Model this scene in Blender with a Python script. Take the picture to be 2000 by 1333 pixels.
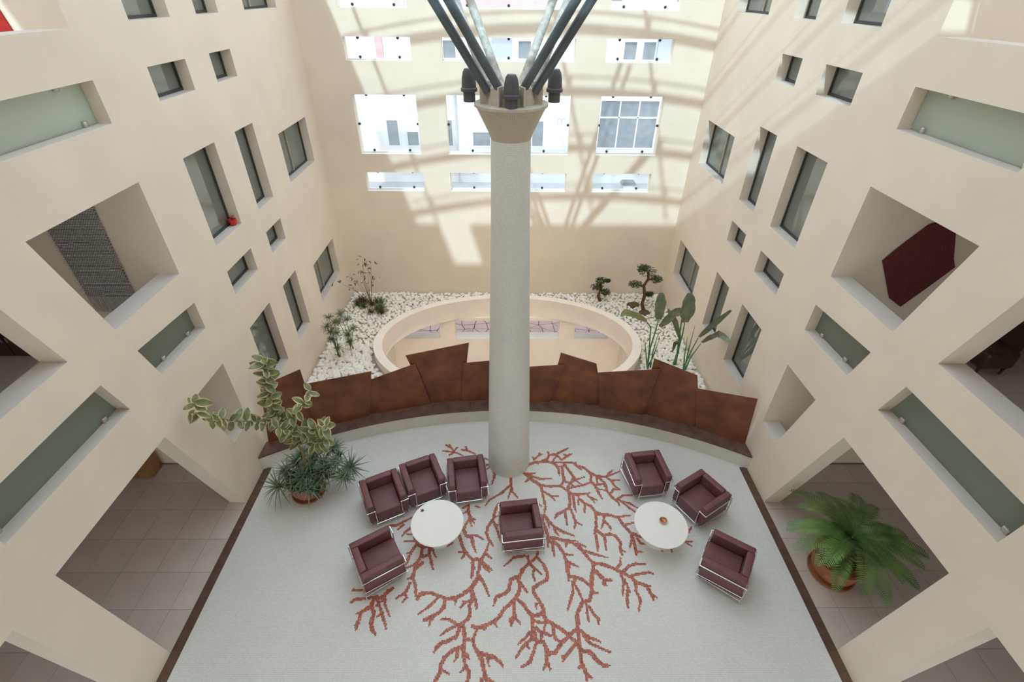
import bpy, bmesh, math, random
from mathutils import Vector, Matrix, Euler, noise as mnoise
from mathutils.geometry import tessellate_polygon
random.seed(7)
for o in list(bpy.data.objects): bpy.data.objects.remove(o, do_unlink=True)
scn = bpy.context.scene
C = scn.collection

# ------------------------------------------------------------------ camera, light, exposure
CAM_H = 9.1
SKY_STRENGTH = 1.35
SUN_STRENGTH = 1.6
EXPOSURE = 0.68
FPX = 946.0
def _n(v): return Vector(v).normalized()
_dn = _n((987-1000, 1960-666.5, FPX))
_yh = 666.5-(FPX*FPX+(987-1000)*(992-1000))/(1960-666.5)
_fw = _n((992-1000, _yh-666.5, FPX))
_rt = _dn.cross(_fw)
if _rt.x < 0: _rt = -_rt
MW = Matrix((_rt, _fw, -_dn))                      # world = MW @ cam(x right, y down, z forward)
cam = bpy.data.cameras.new('camera'); co = bpy.data.objects.new('camera', cam); C.objects.link(co)
cam.sensor_width = 36.0; cam.lens = FPX/2000*36.0; cam.clip_start = 0.05; cam.clip_end = 300
co.matrix_world = Matrix.Translation((0, 0, CAM_H)) @ (MW @ Matrix(((1,0,0),(0,-1,0),(0,0,-1)))).to_4x4()
scn.camera = co
def ray(p): return MW @ Vector((p[0]-1000, p[1]-666.5, FPX))
def onx(p, X):
    d = ray(p); t = X/d.x; return Vector((X, d.y*t, CAM_H+d.z*t))
def ony(p, Y):
    d = ray(p); t = Y/d.y; return Vector((d.x*t, Y, CAM_H+d.z*t))
def onz(p, Z):
    d = ray(p); t = (Z-CAM_H)/d.z; return Vector((d.x*t, d.y*t, Z))
def toplane(p, a, n):
    d = ray(p); o = Vector((0,0,CAM_H)); t = (a-o).dot(n)/d.dot(n); return o+d*t
def topx(w):
    c = MW.transposed() @ (Vector(w)-Vector((0,0,CAM_H))); return (1000+FPX*c.x/c.z, 666.5+FPX*c.y/c.z)

w = bpy.data.worlds.new('sky'); scn.world = w; w.use_nodes = True
bg = w.node_tree.nodes['Background']; bg.inputs[0].default_value = (0.85, 0.93, 1.0, 1); bg.inputs[1].default_value = SKY_STRENGTH
sun = bpy.data.lights.new('sun', 'SUN'); so = bpy.data.objects.new('sun', sun); C.objects.link(so)
SUN_DIR = Vector((0.22, 1.0, -0.756))
so.rotation_euler = SUN_DIR.to_track_quat('-Z', 'Y').to_euler(); so.location = (-4, -8, 22)
sun.energy = SUN_STRENGTH; sun.color = (0.64, 0.87, 1.0); sun.angle = math.radians(0.9)
vs = scn.view_settings; vs.view_transform = 'Standard'; vs.look = 'None'; vs.gamma = 1.0; vs.exposure = EXPOSURE
vs.use_curve_mapping = False
scn.cycles.diffuse_bounces = 9; scn.cycles.max_bounces = 14; scn.cycles.transparent_max_bounces = 12

# ------------------------------------------------------------------ materials
def lk(t, a, b): t.links.new(a, b)
def mat(name, col, rough=0.6, metal=0.0, var=0.0, scale=4.0, bump=0.0, bscale=60.0, col2=None, spec=None, detail=4.0, coords='Object'):
    m = bpy.data.materials.new(name); m.use_nodes = True; t = m.node_tree; b = t.nodes['Principled BSDF']
    b.inputs['Base Color'].default_value = (*col, 1); b.inputs['Roughness'].default_value = rough; b.inputs['Metallic'].default_value = metal
    if spec is not None: b.inputs['Specular IOR Level'].default_value = spec
    tc = t.nodes.new('ShaderNodeTexCoord')
    if var or col2:
        n = t.nodes.new('ShaderNodeTexNoise'); n.inputs['Scale'].default_value = scale; n.inputs['Detail'].default_value = detail
        lk(t, tc.outputs[coords], n.inputs['Vector'])
        r = t.nodes.new('ShaderNodeValToRGB')
        c2 = col2 or tuple(min(1, c*(1+var)) for c in col)
        c1 = col if col2 else tuple(c*(1-var) for c in col)
        r.color_ramp.elements[0].color = (*c1, 1); r.color_ramp.elements[1].color = (*c2, 1)
        r.color_ramp.elements[0].position = 0.3; r.color_ramp.elements[1].position = 0.7
        lk(t, n.outputs['Fac'], r.inputs['Fac']); lk(t, r.outputs['Color'], b.inputs['Base Color'])
    if bump:
        n2 = t.nodes.new('ShaderNodeTexNoise'); n2.inputs['Scale'].default_value = bscale; n2.inputs['Detail'].default_value = 3
        lk(t, tc.outputs[coords], n2.inputs['Vector'])
        bp = t.nodes.new('ShaderNodeBump'); bp.inputs['Strength'].default_value = bump; bp.inputs['Distance'].default_value = 0.01
        lk(t, n2.outputs['Fac'], bp.inputs['Height']); lk(t, bp.outputs['Normal'], b.inputs['Normal'])
    return m
M = {}
M['plaster'] = mat('plaster', (0.805, 0.715, 0.585), 0.9, var=0.035, scale=1.3, bump=0.12, bscale=45)
M['sill'] = mat('sill_paint', (0.62, 0.585, 0.55), 0.7, var=0.03, scale=3)
M['ring'] = mat('ring_plaster', (0.87, 0.80, 0.72), 0.85, var=0.03, scale=2, bump=0.1)
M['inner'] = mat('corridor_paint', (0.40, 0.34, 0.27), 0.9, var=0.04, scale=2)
M['tile'] = mat('corridor_tile', (0.58, 0.515, 0.475), 0.32, var=0.06, scale=1.5)
M['grout'] = mat('tile_grout', (0.30, 0.26, 0.23), 0.9, var=0.1, scale=20)
M['strip'] = mat('brown_stone', (0.115, 0.065, 0.05), 0.45, var=0.25, scale=6)
M['seat'] = mat('bench_stone', (0.14, 0.085, 0.07), 0.5, var=0.3, scale=5, detail=6)
M['riser'] = mat('bench_riser', (0.72, 0.70, 0.64), 0.7, var=0.04, scale=8)
M['corten'] = mat('corten', (0.125, 0.038, 0.018), 0.6, col2=(0.26, 0.092, 0.031), scale=2.2, bump=0.15, bscale=90, detail=7)
M['corten_edge'] = mat('corten_edge', (0.22, 0.10, 0.05), 0.6, var=0.2)
M['leather'] = mat('burgundy_leather', (0.165, 0.060, 0.068), 0.42, var=0.14, scale=7, bump=0.12, bscale=120)
M['chrome'] = mat('chrome', (0.80, 0.79, 0.77), 0.16, metal=1.0, var=0.03)
M['white'] = mat('white_lacquer', (0.88, 0.88, 0.86), 0.25, var=0.01)
M['copper'] = mat('copper', (0.55, 0.20, 0.10), 0.3, metal=0.6, var=0.2, scale=15)
M['dark'] = mat('dark_trinket', (0.10, 0.05, 0.08), 0.5, var=0.3, scale=40)
M['terracotta'] = mat('terracotta', (0.36, 0.135, 0.06), 0.5, var=0.2, scale=6, bump=0.1)
M['soil'] = mat('soil', (0.05, 0.035, 0.025), 0.95, var=0.4, scale=40)
M['bark'] = mat('bark', (0.12, 0.06, 0.04), 0.9, var=0.3, scale=25, bump=0.4)
M['stem'] = mat('stem', (0.22, 0.17, 0.08), 0.7, var=0.2, scale=10)
M['leaf'] = mat('ficus_green', (0.085, 0.12, 0.045), 0.40, col2=(0.24, 0.26, 0.12), scale=9)
M['cream'] = mat('ficus_cream', (0.60, 0.52, 0.24), 0.45, var=0.15, scale=12)
M['aloe'] = mat('aloe_green', (0.085, 0.14, 0.088), 0.40, col2=(0.23, 0.30, 0.20), scale=4)
M['cycad'] = mat('cycad_green', (0.055, 0.135, 0.025), 0.38, col2=(0.20, 0.34, 0.085), scale=2.2)
M['rachis'] = mat('cycad_rib', (0.14, 0.19, 0.045), 0.5, var=0.1)
M['strel'] = mat('strelitzia_green', (0.12, 0.165, 0.09), 0.40, col2=(0.26, 0.29, 0.19), scale=5)
M['strelpale'] = mat('strelitzia_olive', (0.24, 0.27, 0.12), 0.5, var=0.2, scale=6)
M['strelstem'] = mat('strelitzia_stem', (0.07, 0.24, 0.10), 0.5, var=0.2, scale=6)
M['pine'] = mat('pine_green', (0.03, 0.065, 0.025), 0.7, col2=(0.08, 0.12, 0.05), scale=8)
M['grass'] = mat('papyrus_green', (0.07, 0.12, 0.05), 0.6, col2=(0.16, 0.20, 0.10), scale=5)
M['dry'] = mat('dry_leaf', (0.11, 0.075, 0.03), 0.7, var=0.3, scale=10)
M['pebble'] = mat('white_pebble', (0.80, 0.775, 0.735), 0.75, col2=(0.92, 0.90, 0.875), scale=3)
M['gravelbed'] = mat('gravel_bed', (0.47, 0.445, 0.41), 0.95, var=0.25, scale=30)
M['pave'] = mat('pink_paving', (0.44, 0.32, 0.31), 0.8, col2=(0.55, 0.42, 0.405), scale=1.2)
M['steel'] = mat('dark_steel', (0.085, 0.105, 0.118), 0.45, var=0.2, scale=5)
M['steelpale'] = mat('lit_steel', (0.50, 0.50, 0.46), 0.55, var=0.3, scale=14)  # steel of the rear struts, the light falling on them put into a paler colour
M['lamp'] = mat('lamp_housing', (0.085, 0.085, 0.092), 0.45, var=0.1)
M['capconc'] = mat('cap_concrete', (0.50, 0.46, 0.38), 0.85, var=0.1, scale=12)
M['frame'] = mat('window_frame', (0.035, 0.036, 0.034), 0.4, var=0.1)
M['mullion'] = mat('window_mullion', (0.36, 0.32, 0.27), 0.5, var=0.1)
M['wframe'] = mat('white_frame', (0.82, 0.82, 0.82), 0.5, var=0.02)
M['clip'] = mat('dark_clip', (0.03, 0.03, 0.035), 0.4, var=0.1)
M['clipsteel'] = mat('steel_clip', (0.55, 0.52, 0.49), 0.35, metal=0.7, var=0.1)
M['red'] = mat('red_glaze', (0.62, 0.02, 0.015), 0.3, var=0.1)
M['redcloth'] = mat('red_cloth', (0.45, 0.02, 0.012), 0.85, var=0.15, scale=20)
M['wood'] = mat('dark_wood', (0.045, 0.02, 0.014), 0.4, var=0.3, scale=6)
M['oak'] = mat('orange_wood', (0.32, 0.15, 0.05), 0.5, var=0.2, scale=6)
M['facade'] = mat('white_render', (0.86, 0.86, 0.87), 0.9, var=0.02, scale=1)
M['pinkr'] = mat('pink_render', (0.72, 0.45, 0.44), 0.9, var=0.1, scale=2)
M['greyglass'] = mat('far_window_glass', (0.20, 0.22, 0.24), 0.15, var=0.2, scale=3)
M['greyblk'] = mat('grey_render', (0.52, 0.53, 0.58), 0.9, var=0.05)
M['street'] = mat('street_asphalt', (0.45, 0.45, 0.47), 0.9, var=0.1, scale=3)
M['tyre'] = mat('tyre', (0.02, 0.02, 0.02), 0.8, var=0.1)
M['carpaint'] = mat('car_paint', (0.75, 0.76, 0.78), 0.25, var=0.02)

def glass_pane(name, col, rough, mixfac, tint, ior=1.5):
    m = bpy.data.materials.new(name); m.use_nodes = True; t = m.node_tree; b = t.nodes['Principled BSDF']; out = t.nodes['Material Output']
    n = t.nodes.new('ShaderNodeTexNoise'); n.inputs['Scale'].default_value = 2.0
    r = t.nodes.new('ShaderNodeValToRGB'); r.color_ramp.elements[0].color = (*[c*0.9 for c in col], 1); r.color_ramp.elements[1].color = (*[min(1, c*1.1) for c in col], 1)
    tc = t.nodes.new('ShaderNodeTexCoord'); lk(t, tc.outputs['Object'], n.inputs['Vector']); lk(t, n.outputs['Fac'], r.inputs['Fac']); lk(t, r.outputs['Color'], b.inputs['Base Color'])
    b.inputs['Roughness'].default_value = rough; b.inputs['IOR'].default_value = ior
    if mixfac > 0:
        tr = t.nodes.new('ShaderNodeBsdfTransparent'); tr.inputs[0].default_value = (*tint, 1)
        mx = t.nodes.new('ShaderNodeMixShader'); mx.inputs[0].default_value = mixfac
        lk(t, b.outputs[0], mx.inputs[1]); lk(t, tr.outputs[0], mx.inputs[2]); lk(t, mx.outputs[0], out.inputs['Surface'])
    return m
M['glass'] = glass_pane('clear_glass', (0.75, 0.80, 0.80), 0.05, 0.86, (0.97, 0.98, 0.99))
M['wglass'] = glass_pane('coated_glass', (0.15, 0.172, 0.158), 0.03, 0.12, (0.6, 0.7, 0.66), 2.3)
M['frost'] = glass_pane('frosted_glass', (0.19, 0.215, 0.19), 0.24, 0.0, (1, 1, 1), 2.0)
_t = M['frost'].node_tree; _tl = _t.nodes.new('ShaderNodeBsdfTranslucent'); _tl.inputs[0].default_value = (0.86, 0.93, 0.87, 1)
_mx = _t.nodes.new('ShaderNodeMixShader'); _mx.inputs[0].default_value = 0.68
lk(_t, _t.nodes['Principled BSDF'].outputs[0], _mx.inputs[1]); lk(_t, _tl.outputs[0], _mx.inputs[2]); lk(_t, _mx.outputs[0], _t.nodes['Material Output'].inputs['Surface'])

def grid_mat(name, base, joint, size, rough, bump=0.3, mort=0.08, axis=None, var=0.05):
    m = bpy.data.materials.new(name); m.use_nodes = True; t = m.node_tree; b = t.nodes['Principled BSDF']
    b.inputs['Roughness'].default_value = rough
    tc = t.nodes.new('ShaderNodeTexCoord'); br = t.nodes.new('ShaderNodeTexBrick')
    br.offset = 0; br.squash = 1
    br.inputs['Scale'].default_value = 1.0; br.inputs['Mortar Size'].default_value = size*mort; br.inputs['Mortar Smooth'].default_value = 0.2
    br.inputs['Brick Width'].default_value = size; br.inputs['Row Height'].default_value = size; br.inputs['Bias'].default_value = 0
    br.inputs['Color1'].default_value = (*[c*(1-var) for c in base], 1); br.inputs['Color2'].default_value = (*[min(1, c*(1+var)) for c in base], 1); br.inputs['Mortar'].default_value = (*joint, 1)
    if axis == 'cyl':                                  # wrap (angle, height) around a vertical axis
        sx = t.nodes.new('ShaderNodeSeparateXYZ'); lk(t, tc.outputs['Object'], sx.inputs[0])
        at = t.nodes.new('ShaderNodeMath'); at.operation = 'ARCTAN2'; lk(t, sx.outputs[1], at.inputs[0]); lk(t, sx.outputs[0], at.inputs[1])
        mu = t.nodes.new('ShaderNodeMath'); mu.operation = 'MULTIPLY'; mu.inputs[1].default_value = 0.4; lk(t, at.outputs[0], mu.inputs[0])
        cx = t.nodes.new('ShaderNodeCombineXYZ'); lk(t, mu.outputs[0], cx.inputs[0]); lk(t, sx.outputs[2], cx.inputs[1]); lk(t, cx.outputs[0], br.inputs['Vector'])
    elif axis == 'xz':
        sx = t.nodes.new('ShaderNodeSeparateXYZ'); lk(t, tc.outputs['Object'], sx.inputs[0]); br.offset = 0.5
        cx = t.nodes.new('ShaderNodeCombineXYZ'); lk(t, sx.outputs[0], cx.inputs[0]); lk(t, sx.outputs[2], cx.inputs[1]); lk(t, cx.outputs[0], br.inputs['Vector'])
        br.inputs['Row Height'].default_value = size*0.7
    else:
        lk(t, tc.outputs['Object'], br.inputs['Vector'])
    n = t.nodes.new('ShaderNodeTexNoise'); n.inputs['Scale'].default_value = 1.1; n.inputs['Detail'].default_value = 5; lk(t, tc.outputs['Object'], n.inputs['Vector'])
    mr = t.nodes.new('ShaderNodeMapRange'); mr.inputs['To Min'].default_value = 0.93; mr.inputs['To Max'].default_value = 1.05; lk(t, n.outputs['Fac'], mr.inputs['Value'])
    mx = t.nodes.new('ShaderNodeMix'); mx.data_type = 'RGBA'; mx.blend_type = 'MULTIPLY'; mx.inputs[0].default_value = 1.0
    lk(t, br.outputs['Color'], mx.inputs[6]); lk(t, mr.outputs[0], mx.inputs[7]); lk(t, mx.outputs[2], b.inputs['Base Color'])
    bp = t.nodes.new('ShaderNodeBump'); bp.inputs['Strength'].default_value = bump; bp.inputs['Distance'].default_value = 0.002; bp.invert = True
    lk(t, br.outputs['Fac'], bp.inputs['Height']); lk(t, bp.outputs['Normal'], b.inputs['Normal'])
    return m
M['mosaic'] = grid_mat('pale_mosaic', (0.755, 0.765, 0.75), (0.60, 0.61, 0.595), 0.028, 0.38)
M['colmosaic'] = grid_mat('column_mosaic', (0.75, 0.745, 0.70), (0.60, 0.595, 0.55), 0.028, 0.5, axis='cyl')
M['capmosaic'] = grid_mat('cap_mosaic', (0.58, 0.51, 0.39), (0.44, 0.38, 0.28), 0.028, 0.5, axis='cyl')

def tessera_mat(name, size, cols):
    m = bpy.data.materials.new(name); m.use_nodes = True; t = m.node_tree; b = t.nodes['Principled BSDF']; b.inputs['Roughness'].default_value = 0.4
    tc = t.nodes.new('ShaderNodeTexCoord'); sn = t.nodes.new('ShaderNodeVectorMath'); sn.operation = 'SNAP'; sn.inputs[1].default_value = (size, size, 10)
    ad = t.nodes.new('ShaderNodeVectorMath'); ad.operation = 'ADD'; ad.inputs[1].default_value = (size*1e-3, size*1e-3, 0)
    lk(t, tc.outputs['Object'], ad.inputs[0]); lk(t, ad.outputs[0], sn.inputs[0])
    wn = t.nodes.new('ShaderNodeTexWhiteNoise'); wn.noise_dimensions = '3D'; lk(t, sn.outputs[0], wn.inputs['Vector'])
    r = t.nodes.new('ShaderNodeValToRGB'); r.color_ramp.interpolation = 'CONSTANT'
    els = r.color_ramp.elements
    while len(els) < len(cols): els.new(0.5)
    for i, c in enumerate(cols): els[i].position = i/len(cols); els[i].color = (*c, 1)
    lk(t, wn.outputs['Value'], r.inputs['Fac']); lk(t, r.outputs['Color'], b.inputs['Base Color'])
    return m
TS = 0.0215
M['coral'] = tessera_mat('coral_tesserae', TS, [(0.43, 0.105, 0.055), (0.52, 0.15, 0.075), (0.34, 0.08, 0.05), (0.58, 0.21, 0.11), (0.40, 0.12, 0.085), (0.26, 0.07, 0.06), (0.48, 0.12, 0.06)])

def weave_mat(name, c1, c2, scale):
    m = bpy.data.materials.new(name); m.use_nodes = True; t = m.node_tree; b = t.nodes['Principled BSDF']; b.inputs['Roughness'].default_value = 0.95
    tc = t.nodes.new('ShaderNodeTexCoord'); v = t.nodes.new('ShaderNodeTexVoronoi'); v.inputs['Scale'].default_value = scale; lk(t, tc.outputs['Object'], v.inputs['Vector'])
    r = t.nodes.new('ShaderNodeValToRGB'); r.color_ramp.elements[0].color = (*c2, 1); r.color_ramp.elements[1].color = (*c1, 1); r.color_ramp.elements[1].position = 0.55
    lk(t, v.outputs['Distance'], r.inputs['Fac']); lk(t, r.outputs['Color'], b.inputs['Base Color'])
    bp = t.nodes.new('ShaderNodeBump'); bp.inputs['Strength'].default_value = 0.6; bp.inputs['Distance'].default_value = 0.01; lk(t, v.outputs['Distance'], bp.inputs['Height']); lk(t, bp.outputs['Normal'], b.inputs['Normal'])
    return m
M['fringe'] = mat('grey_fringe', (0.45, 0.43, 0.41), 0.95, var=0.2, scale=30)
M['rug'] = grid_mat('grey_weave', (0.56, 0.53, 0.51), (0.15, 0.135, 0.125), 0.04, 0.95, bump=1.0, mort=0.14, axis='xz', var=0.2)
M['redrug'] = weave_mat('red_pile', (0.12, 0.022, 0.026), (0.22, 0.042, 0.046), 40)

# ------------------------------------------------------------------ mesh helpers
class MB:
    def __init__(s): s.v = []; s.f = []; s.m = []
    def face(s, pts, mi=0):
        i = len(s.v); s.v += [tuple(p) for p in pts]; s.f.append(tuple(range(i, i+len(pts)))); s.m.append(mi)
    def box(s, a, b, mi=0, mtx=None):
        x0,y0,z0 = a; x1,y1,z1 = b
        p = [(x0,y0,z0),(x1,y0,z0),(x1,y1,z0),(x0,y1,z0),(x0,y0,z1),(x1,y0,z1),(x1,y1,z1),(x0,y1,z1)]
        if mtx is not None: p = [tuple(mtx @ Vector(q)) for q in p]
        i = len(s.v); s.v += p
        for q in ((0,3,2,1),(4,5,6,7),(0,1,5,4),(1,2,6,5),(2,3,7,6),(3,0,4,7)): s.f.append(tuple(i+k for k in q)); s.m.append(mi)
    def prism(s, poly, off, mi=0):                      # polygon (list of 3D points) extruded by a vector
        off = Vector(off); a = [Vector(p) for p in poly]; b = [p+off for p in a]; n = len(a); i = len(s.v)
        s.v += [tuple(p) for p in a]+[tuple(p) for p in b]
        s.f.append(tuple(range(i+n-1, i-1, -1))); s.m.append(mi); s.f.append(tuple(range(i+n, i+2*n))); s.m.append(mi)
        for k in range(n): s.f.append((i+k, i+(k+1)%n, i+n+(k+1)%n, i+n+k)); s.m.append(mi)
    def tube(s, pts, r, n=8, mi=0, cap=True):
        pts = [Vector(p) for p in pts]; rs = r if isinstance(r, (list, tuple)) else [r]*len(pts)
        i0 = len(s.v); prev = None
        for k, p in enumerate(pts):
            if k == 0: d = pts[1]-p
            elif k == len(pts)-1: d = p-pts[k-1]
            else: d = (pts[k+1]-p).normalized()+(p-pts[k-1]).normalized()
            d.normalize()
            if prev is None:
                a = d.cross(Vector((0,0,1)));
                if a.length < 1e-3: a = Vector((1,0,0))
            else:
                a = prev-d*prev.dot(d)
            a.normalize(); prev = a; b = d.cross(a)
            for j in range(n):
                t = 2*math.pi*j/n; s.v.append(tuple(p+(a*math.cos(t)+b*math.sin(t))*rs[k]))
        for k in range(len(pts)-1):
            for j in range(n):
                q = i0+k*n; s.f.append((q+j, q+(j+1)%n, q+n+(j+1)%n, q+n+j)); s.m.append(mi)
        if cap:
            s.f.append(tuple(i0+j for j in range(n-1, -1, -1))); s.m.append(mi)
            q = i0+(len(pts)-1)*n; s.f.append(tuple(q+j for j in range(n))); s.m.append(mi)
    def lathe(s, prof, n=32, c=(0,0,0), mi=0, cap=True):
        i0 = len(s.v)
        for r, z in prof:
            for j in range(n):
                t = 2*math.pi*j/n; s.v.append((c[0]+r*math.cos(t), c[1]+r*math.sin(t), c[2]+z))
        for k in range(len(prof)-1):
            for j in range(n):
                q = i0+k*n; s.f.append((q+j, q+(j+1)%n, q+n+(j+1)%n, q+n+j)); s.m.append(mi)
        if cap:
            s.f.append(tuple(i0+j for j in range(n-1, -1, -1))); s.m.append(mi)
            q = i0+(len(prof)-1)*n; s.f.append(tuple(q+j for j in range(n))); s.m.append(mi)
    def mesh(s, name, mats, smooth=None):
        me = bpy.data.meshes.new(name); me.from_pydata(s.v, [], s.f)
        for m in (mats if isinstance(mats, (list, tuple)) else [mats]): me.materials.append(M[m])
        for p, k in zip(me.polygons, s.m): p.material_index = k
        if smooth is not None:
            bm = bmesh.new(); bm.from_mesh(me); bmesh.ops.remove_doubles(bm, verts=bm.verts, dist=1e-5)
            for e in bm.edges:
                if len(e.link_faces) == 2 and e.calc_face_angle(0) > math.radians(smooth): e.smooth = False
            for f in bm.faces: f.smooth = True
            bm.to_mesh(me); bm.free()
        me.update(); return me
    def build(s, name, mats, parent=None, smooth=None):
        return link(name, s.mesh(name, mats, smooth), parent)
def link(name, data, parent=None, loc=None, mtx=None):
    o = bpy.data.objects.new(name, data); C.objects.link(o)
    if parent: o.parent = parent
    if mtx is not None: o.matrix_local = mtx
    elif loc is not None: o.location = loc
    return o
def tag(o, label=None, cat=None, group=None, kind=None):
    if label: o['label'] = label
    if cat: o['category'] = cat
    if group: o['group'] = group
    if kind: o['kind'] = kind
    return o
def empty(name, loc=(0,0,0), rz=0):
    o = bpy.data.objects.new(name, None); C.objects.link(o); o.location = loc; o.rotation_euler = (0,0,rz); o.empty_display_size = 0.1; return o
def bevel(me, w, seg=2, ang=40):
    bm = bmesh.new(); bm.from_mesh(me); bmesh.ops.remove_doubles(bm, verts=bm.verts, dist=1e-6)
    es = [e for e in bm.edges if len(e.link_faces) == 2 and e.calc_face_angle(0) > math.radians(ang)]
    bmesh.ops.bevel(bm, geom=es, offset=w, segments=seg, profile=0.6, affect='EDGES')
    for f in bm.faces: f.smooth = True
    bm.to_mesh(me); bm.free(); return me
def wall_mesh(name, outer, holes, to3, thick, mats):
    """slab in a plane with polygonal through-holes; to3(u, v, d) gives the 3-D point, d is depth behind the face"""
    polys = [outer]+holes; b = MB()
    flat = [p for q in polys for p in q]
    tris = tessellate_polygon([[Vector((p[0], p[1], 0)) for p in q] for q in polys])
    n = len(flat); b.v = [tuple(to3(p[0], p[1], 0)) for p in flat]+[tuple(to3(p[0], p[1], thick)) for p in flat]
    for t in tris:
        b.f.append(tuple(t)); b.m.append(0); b.f.append(tuple(n+i for i in reversed(t))); b.m.append(0)
    k = 0
    for qi, q in enumerate(polys):
        L = len(q)
        for i in range(L):
            a = k+i; c = k+(i+1) % L
            lowest = qi > 0 and abs(q[i][1]-q[(i+1) % L][1]) < 0.12 and min(q[i][1], q[(i+1) % L][1]) < min(p[1] for p in q)+0.1
            b.f.append((a, c, n+c, n+a)); b.m.append(1 if lowest else 0)
        k += L
    me = b.mesh(name, mats)
    bm = bmesh.new(); bm.from_mesh(me); bmesh.ops.recalc_face_normals(bm, faces=bm.faces); bm.to_mesh(me); bm.free()
    return me
def rect(u0, u1, v0, v1): return [(u0, v1), (u1, v1), (u1, v0), (u0, v0)]

# ------------------------------------------------------------------ setting: floor, side walls, corridors
XW = 5.65; WT = 0.36; YB = 15.37; YF = -2.2
CX, CY, RB = 0.02, -2.07, 11.0                     # centre and radius of the bench's riser in plan
RS = RB+0.34                                        # back edge of its seat
def arc_y(x, r): return CY+math.sqrt(r*r-(x-CX)**2)
b = MB()
xs = [-XW+2*XW*i/40 for i in range(41)]
top = [(x, arc_y(x, RB+0.15), 0) for x in xs]
b.prism([(-XW, YF, 0), (XW, YF, 0)]+top[::-1], (0, 0, -0.3))
bm_floor = b.build('floor', 'mosaic'); tag(bm_floor, 'pale grey mosaic floor with a red coral inlay', 'floor', kind='structure')

SIDE = {-1: ('wall_left', 'in the wall with the grey woven hanging'), 1: ('wall_right', 'in the wall with the dark red hide-shaped hanging')}
OPEN = {'O1': [(5.25, 10.2), (7.463, 10.2), (7.463, 8.62), (5.7, 8.62)],
        'A': [(5.31, 6.64), (7.463, 6.64), (7.463, 5.06), (5.77, 5.06)],
        'B': [(2.2, 6.64), (4.45, 6.64), (4.91, 5.16), (2.0, 5.16)],
        'C': [(6.48, 3.04), (7.55, 3.01), (7.55, 1.42), (6.9, 1.42)],
        'G1': [(3.2, 3.1), (5.56, 3.05), (6.485, -0.05), (3.525, -0.05)],
        'G2': [(0.5, 3.1), (2.56, 3.1), (2.925, -0.05), (0.5, -0.05)]}
SLOT = {'s1': [(5.22, 8.03), (7.46, 8.03), (7.46, 7.48), (5.39, 7.48)],
        's2': [(5.93, 4.56), (7.51, 4.45), (7.51, 3.89), (6.12, 3.93)],
        's3': [(3.03, 4.58), (5.11, 4.58), (5.30, 3.94), (3.09, 3.98)]}
WIN = {'wa': (8.69, 9.78, 8.65, 10.3), 'wb': (10.63, 11.46, 8.65, 10.3), 'wt': (12.62, 14.4, 8.65, 9.9),
       'wc': (8.70, 9.80, 7.55, 8.04), 'wd': (10.64, 11.49, 7.55, 8.04),
       'we': (8.72, 9.83, 4.99, 6.64), 'wf': (10.69, 11.54, 4.96, 6.63), 'wg': (12.68, 14.62, 4.94, 6.13),
       'wh': (10.70, 11.57, 3.88, 4.41), 'wi': (8.75, 9.86, 3.89, 4.41),
       'wj': (12.74, 14.64, 1.27, 2.5), 'wk': (10.71, 11.58, 1.27, 2.96), 'wl': (8.79, 9.88, 1.29, 3.0)}
WLAB = {'wa': 'tall window high up, above the wide letterbox window', 'wb': 'tall window high up, above the small square window', 'wt': 'two-light window high up by the back corner',
        'wc': 'low wide window of the upper storey, above the widest tall window', 'wd': 'small square window of the upper storey, above the narrowest tall window',
        'we': 'tall window of the middle storey beside the framed hanging', 'wf': 'tall narrow window of the middle storey', 'wg': 'two-light window of the middle storey by the back corner',
        'wh': 'small square window between two tall narrow windows', 'wi': 'low wide window between two tall windows',
        'wj': 'two-light window low over the white pebbles by the back corner', 'wk': 'tall narrow window just above the pebble bed', 'wl': 'tall window of the lowest storey over the rust screen end'}
wn = [0]
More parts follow.
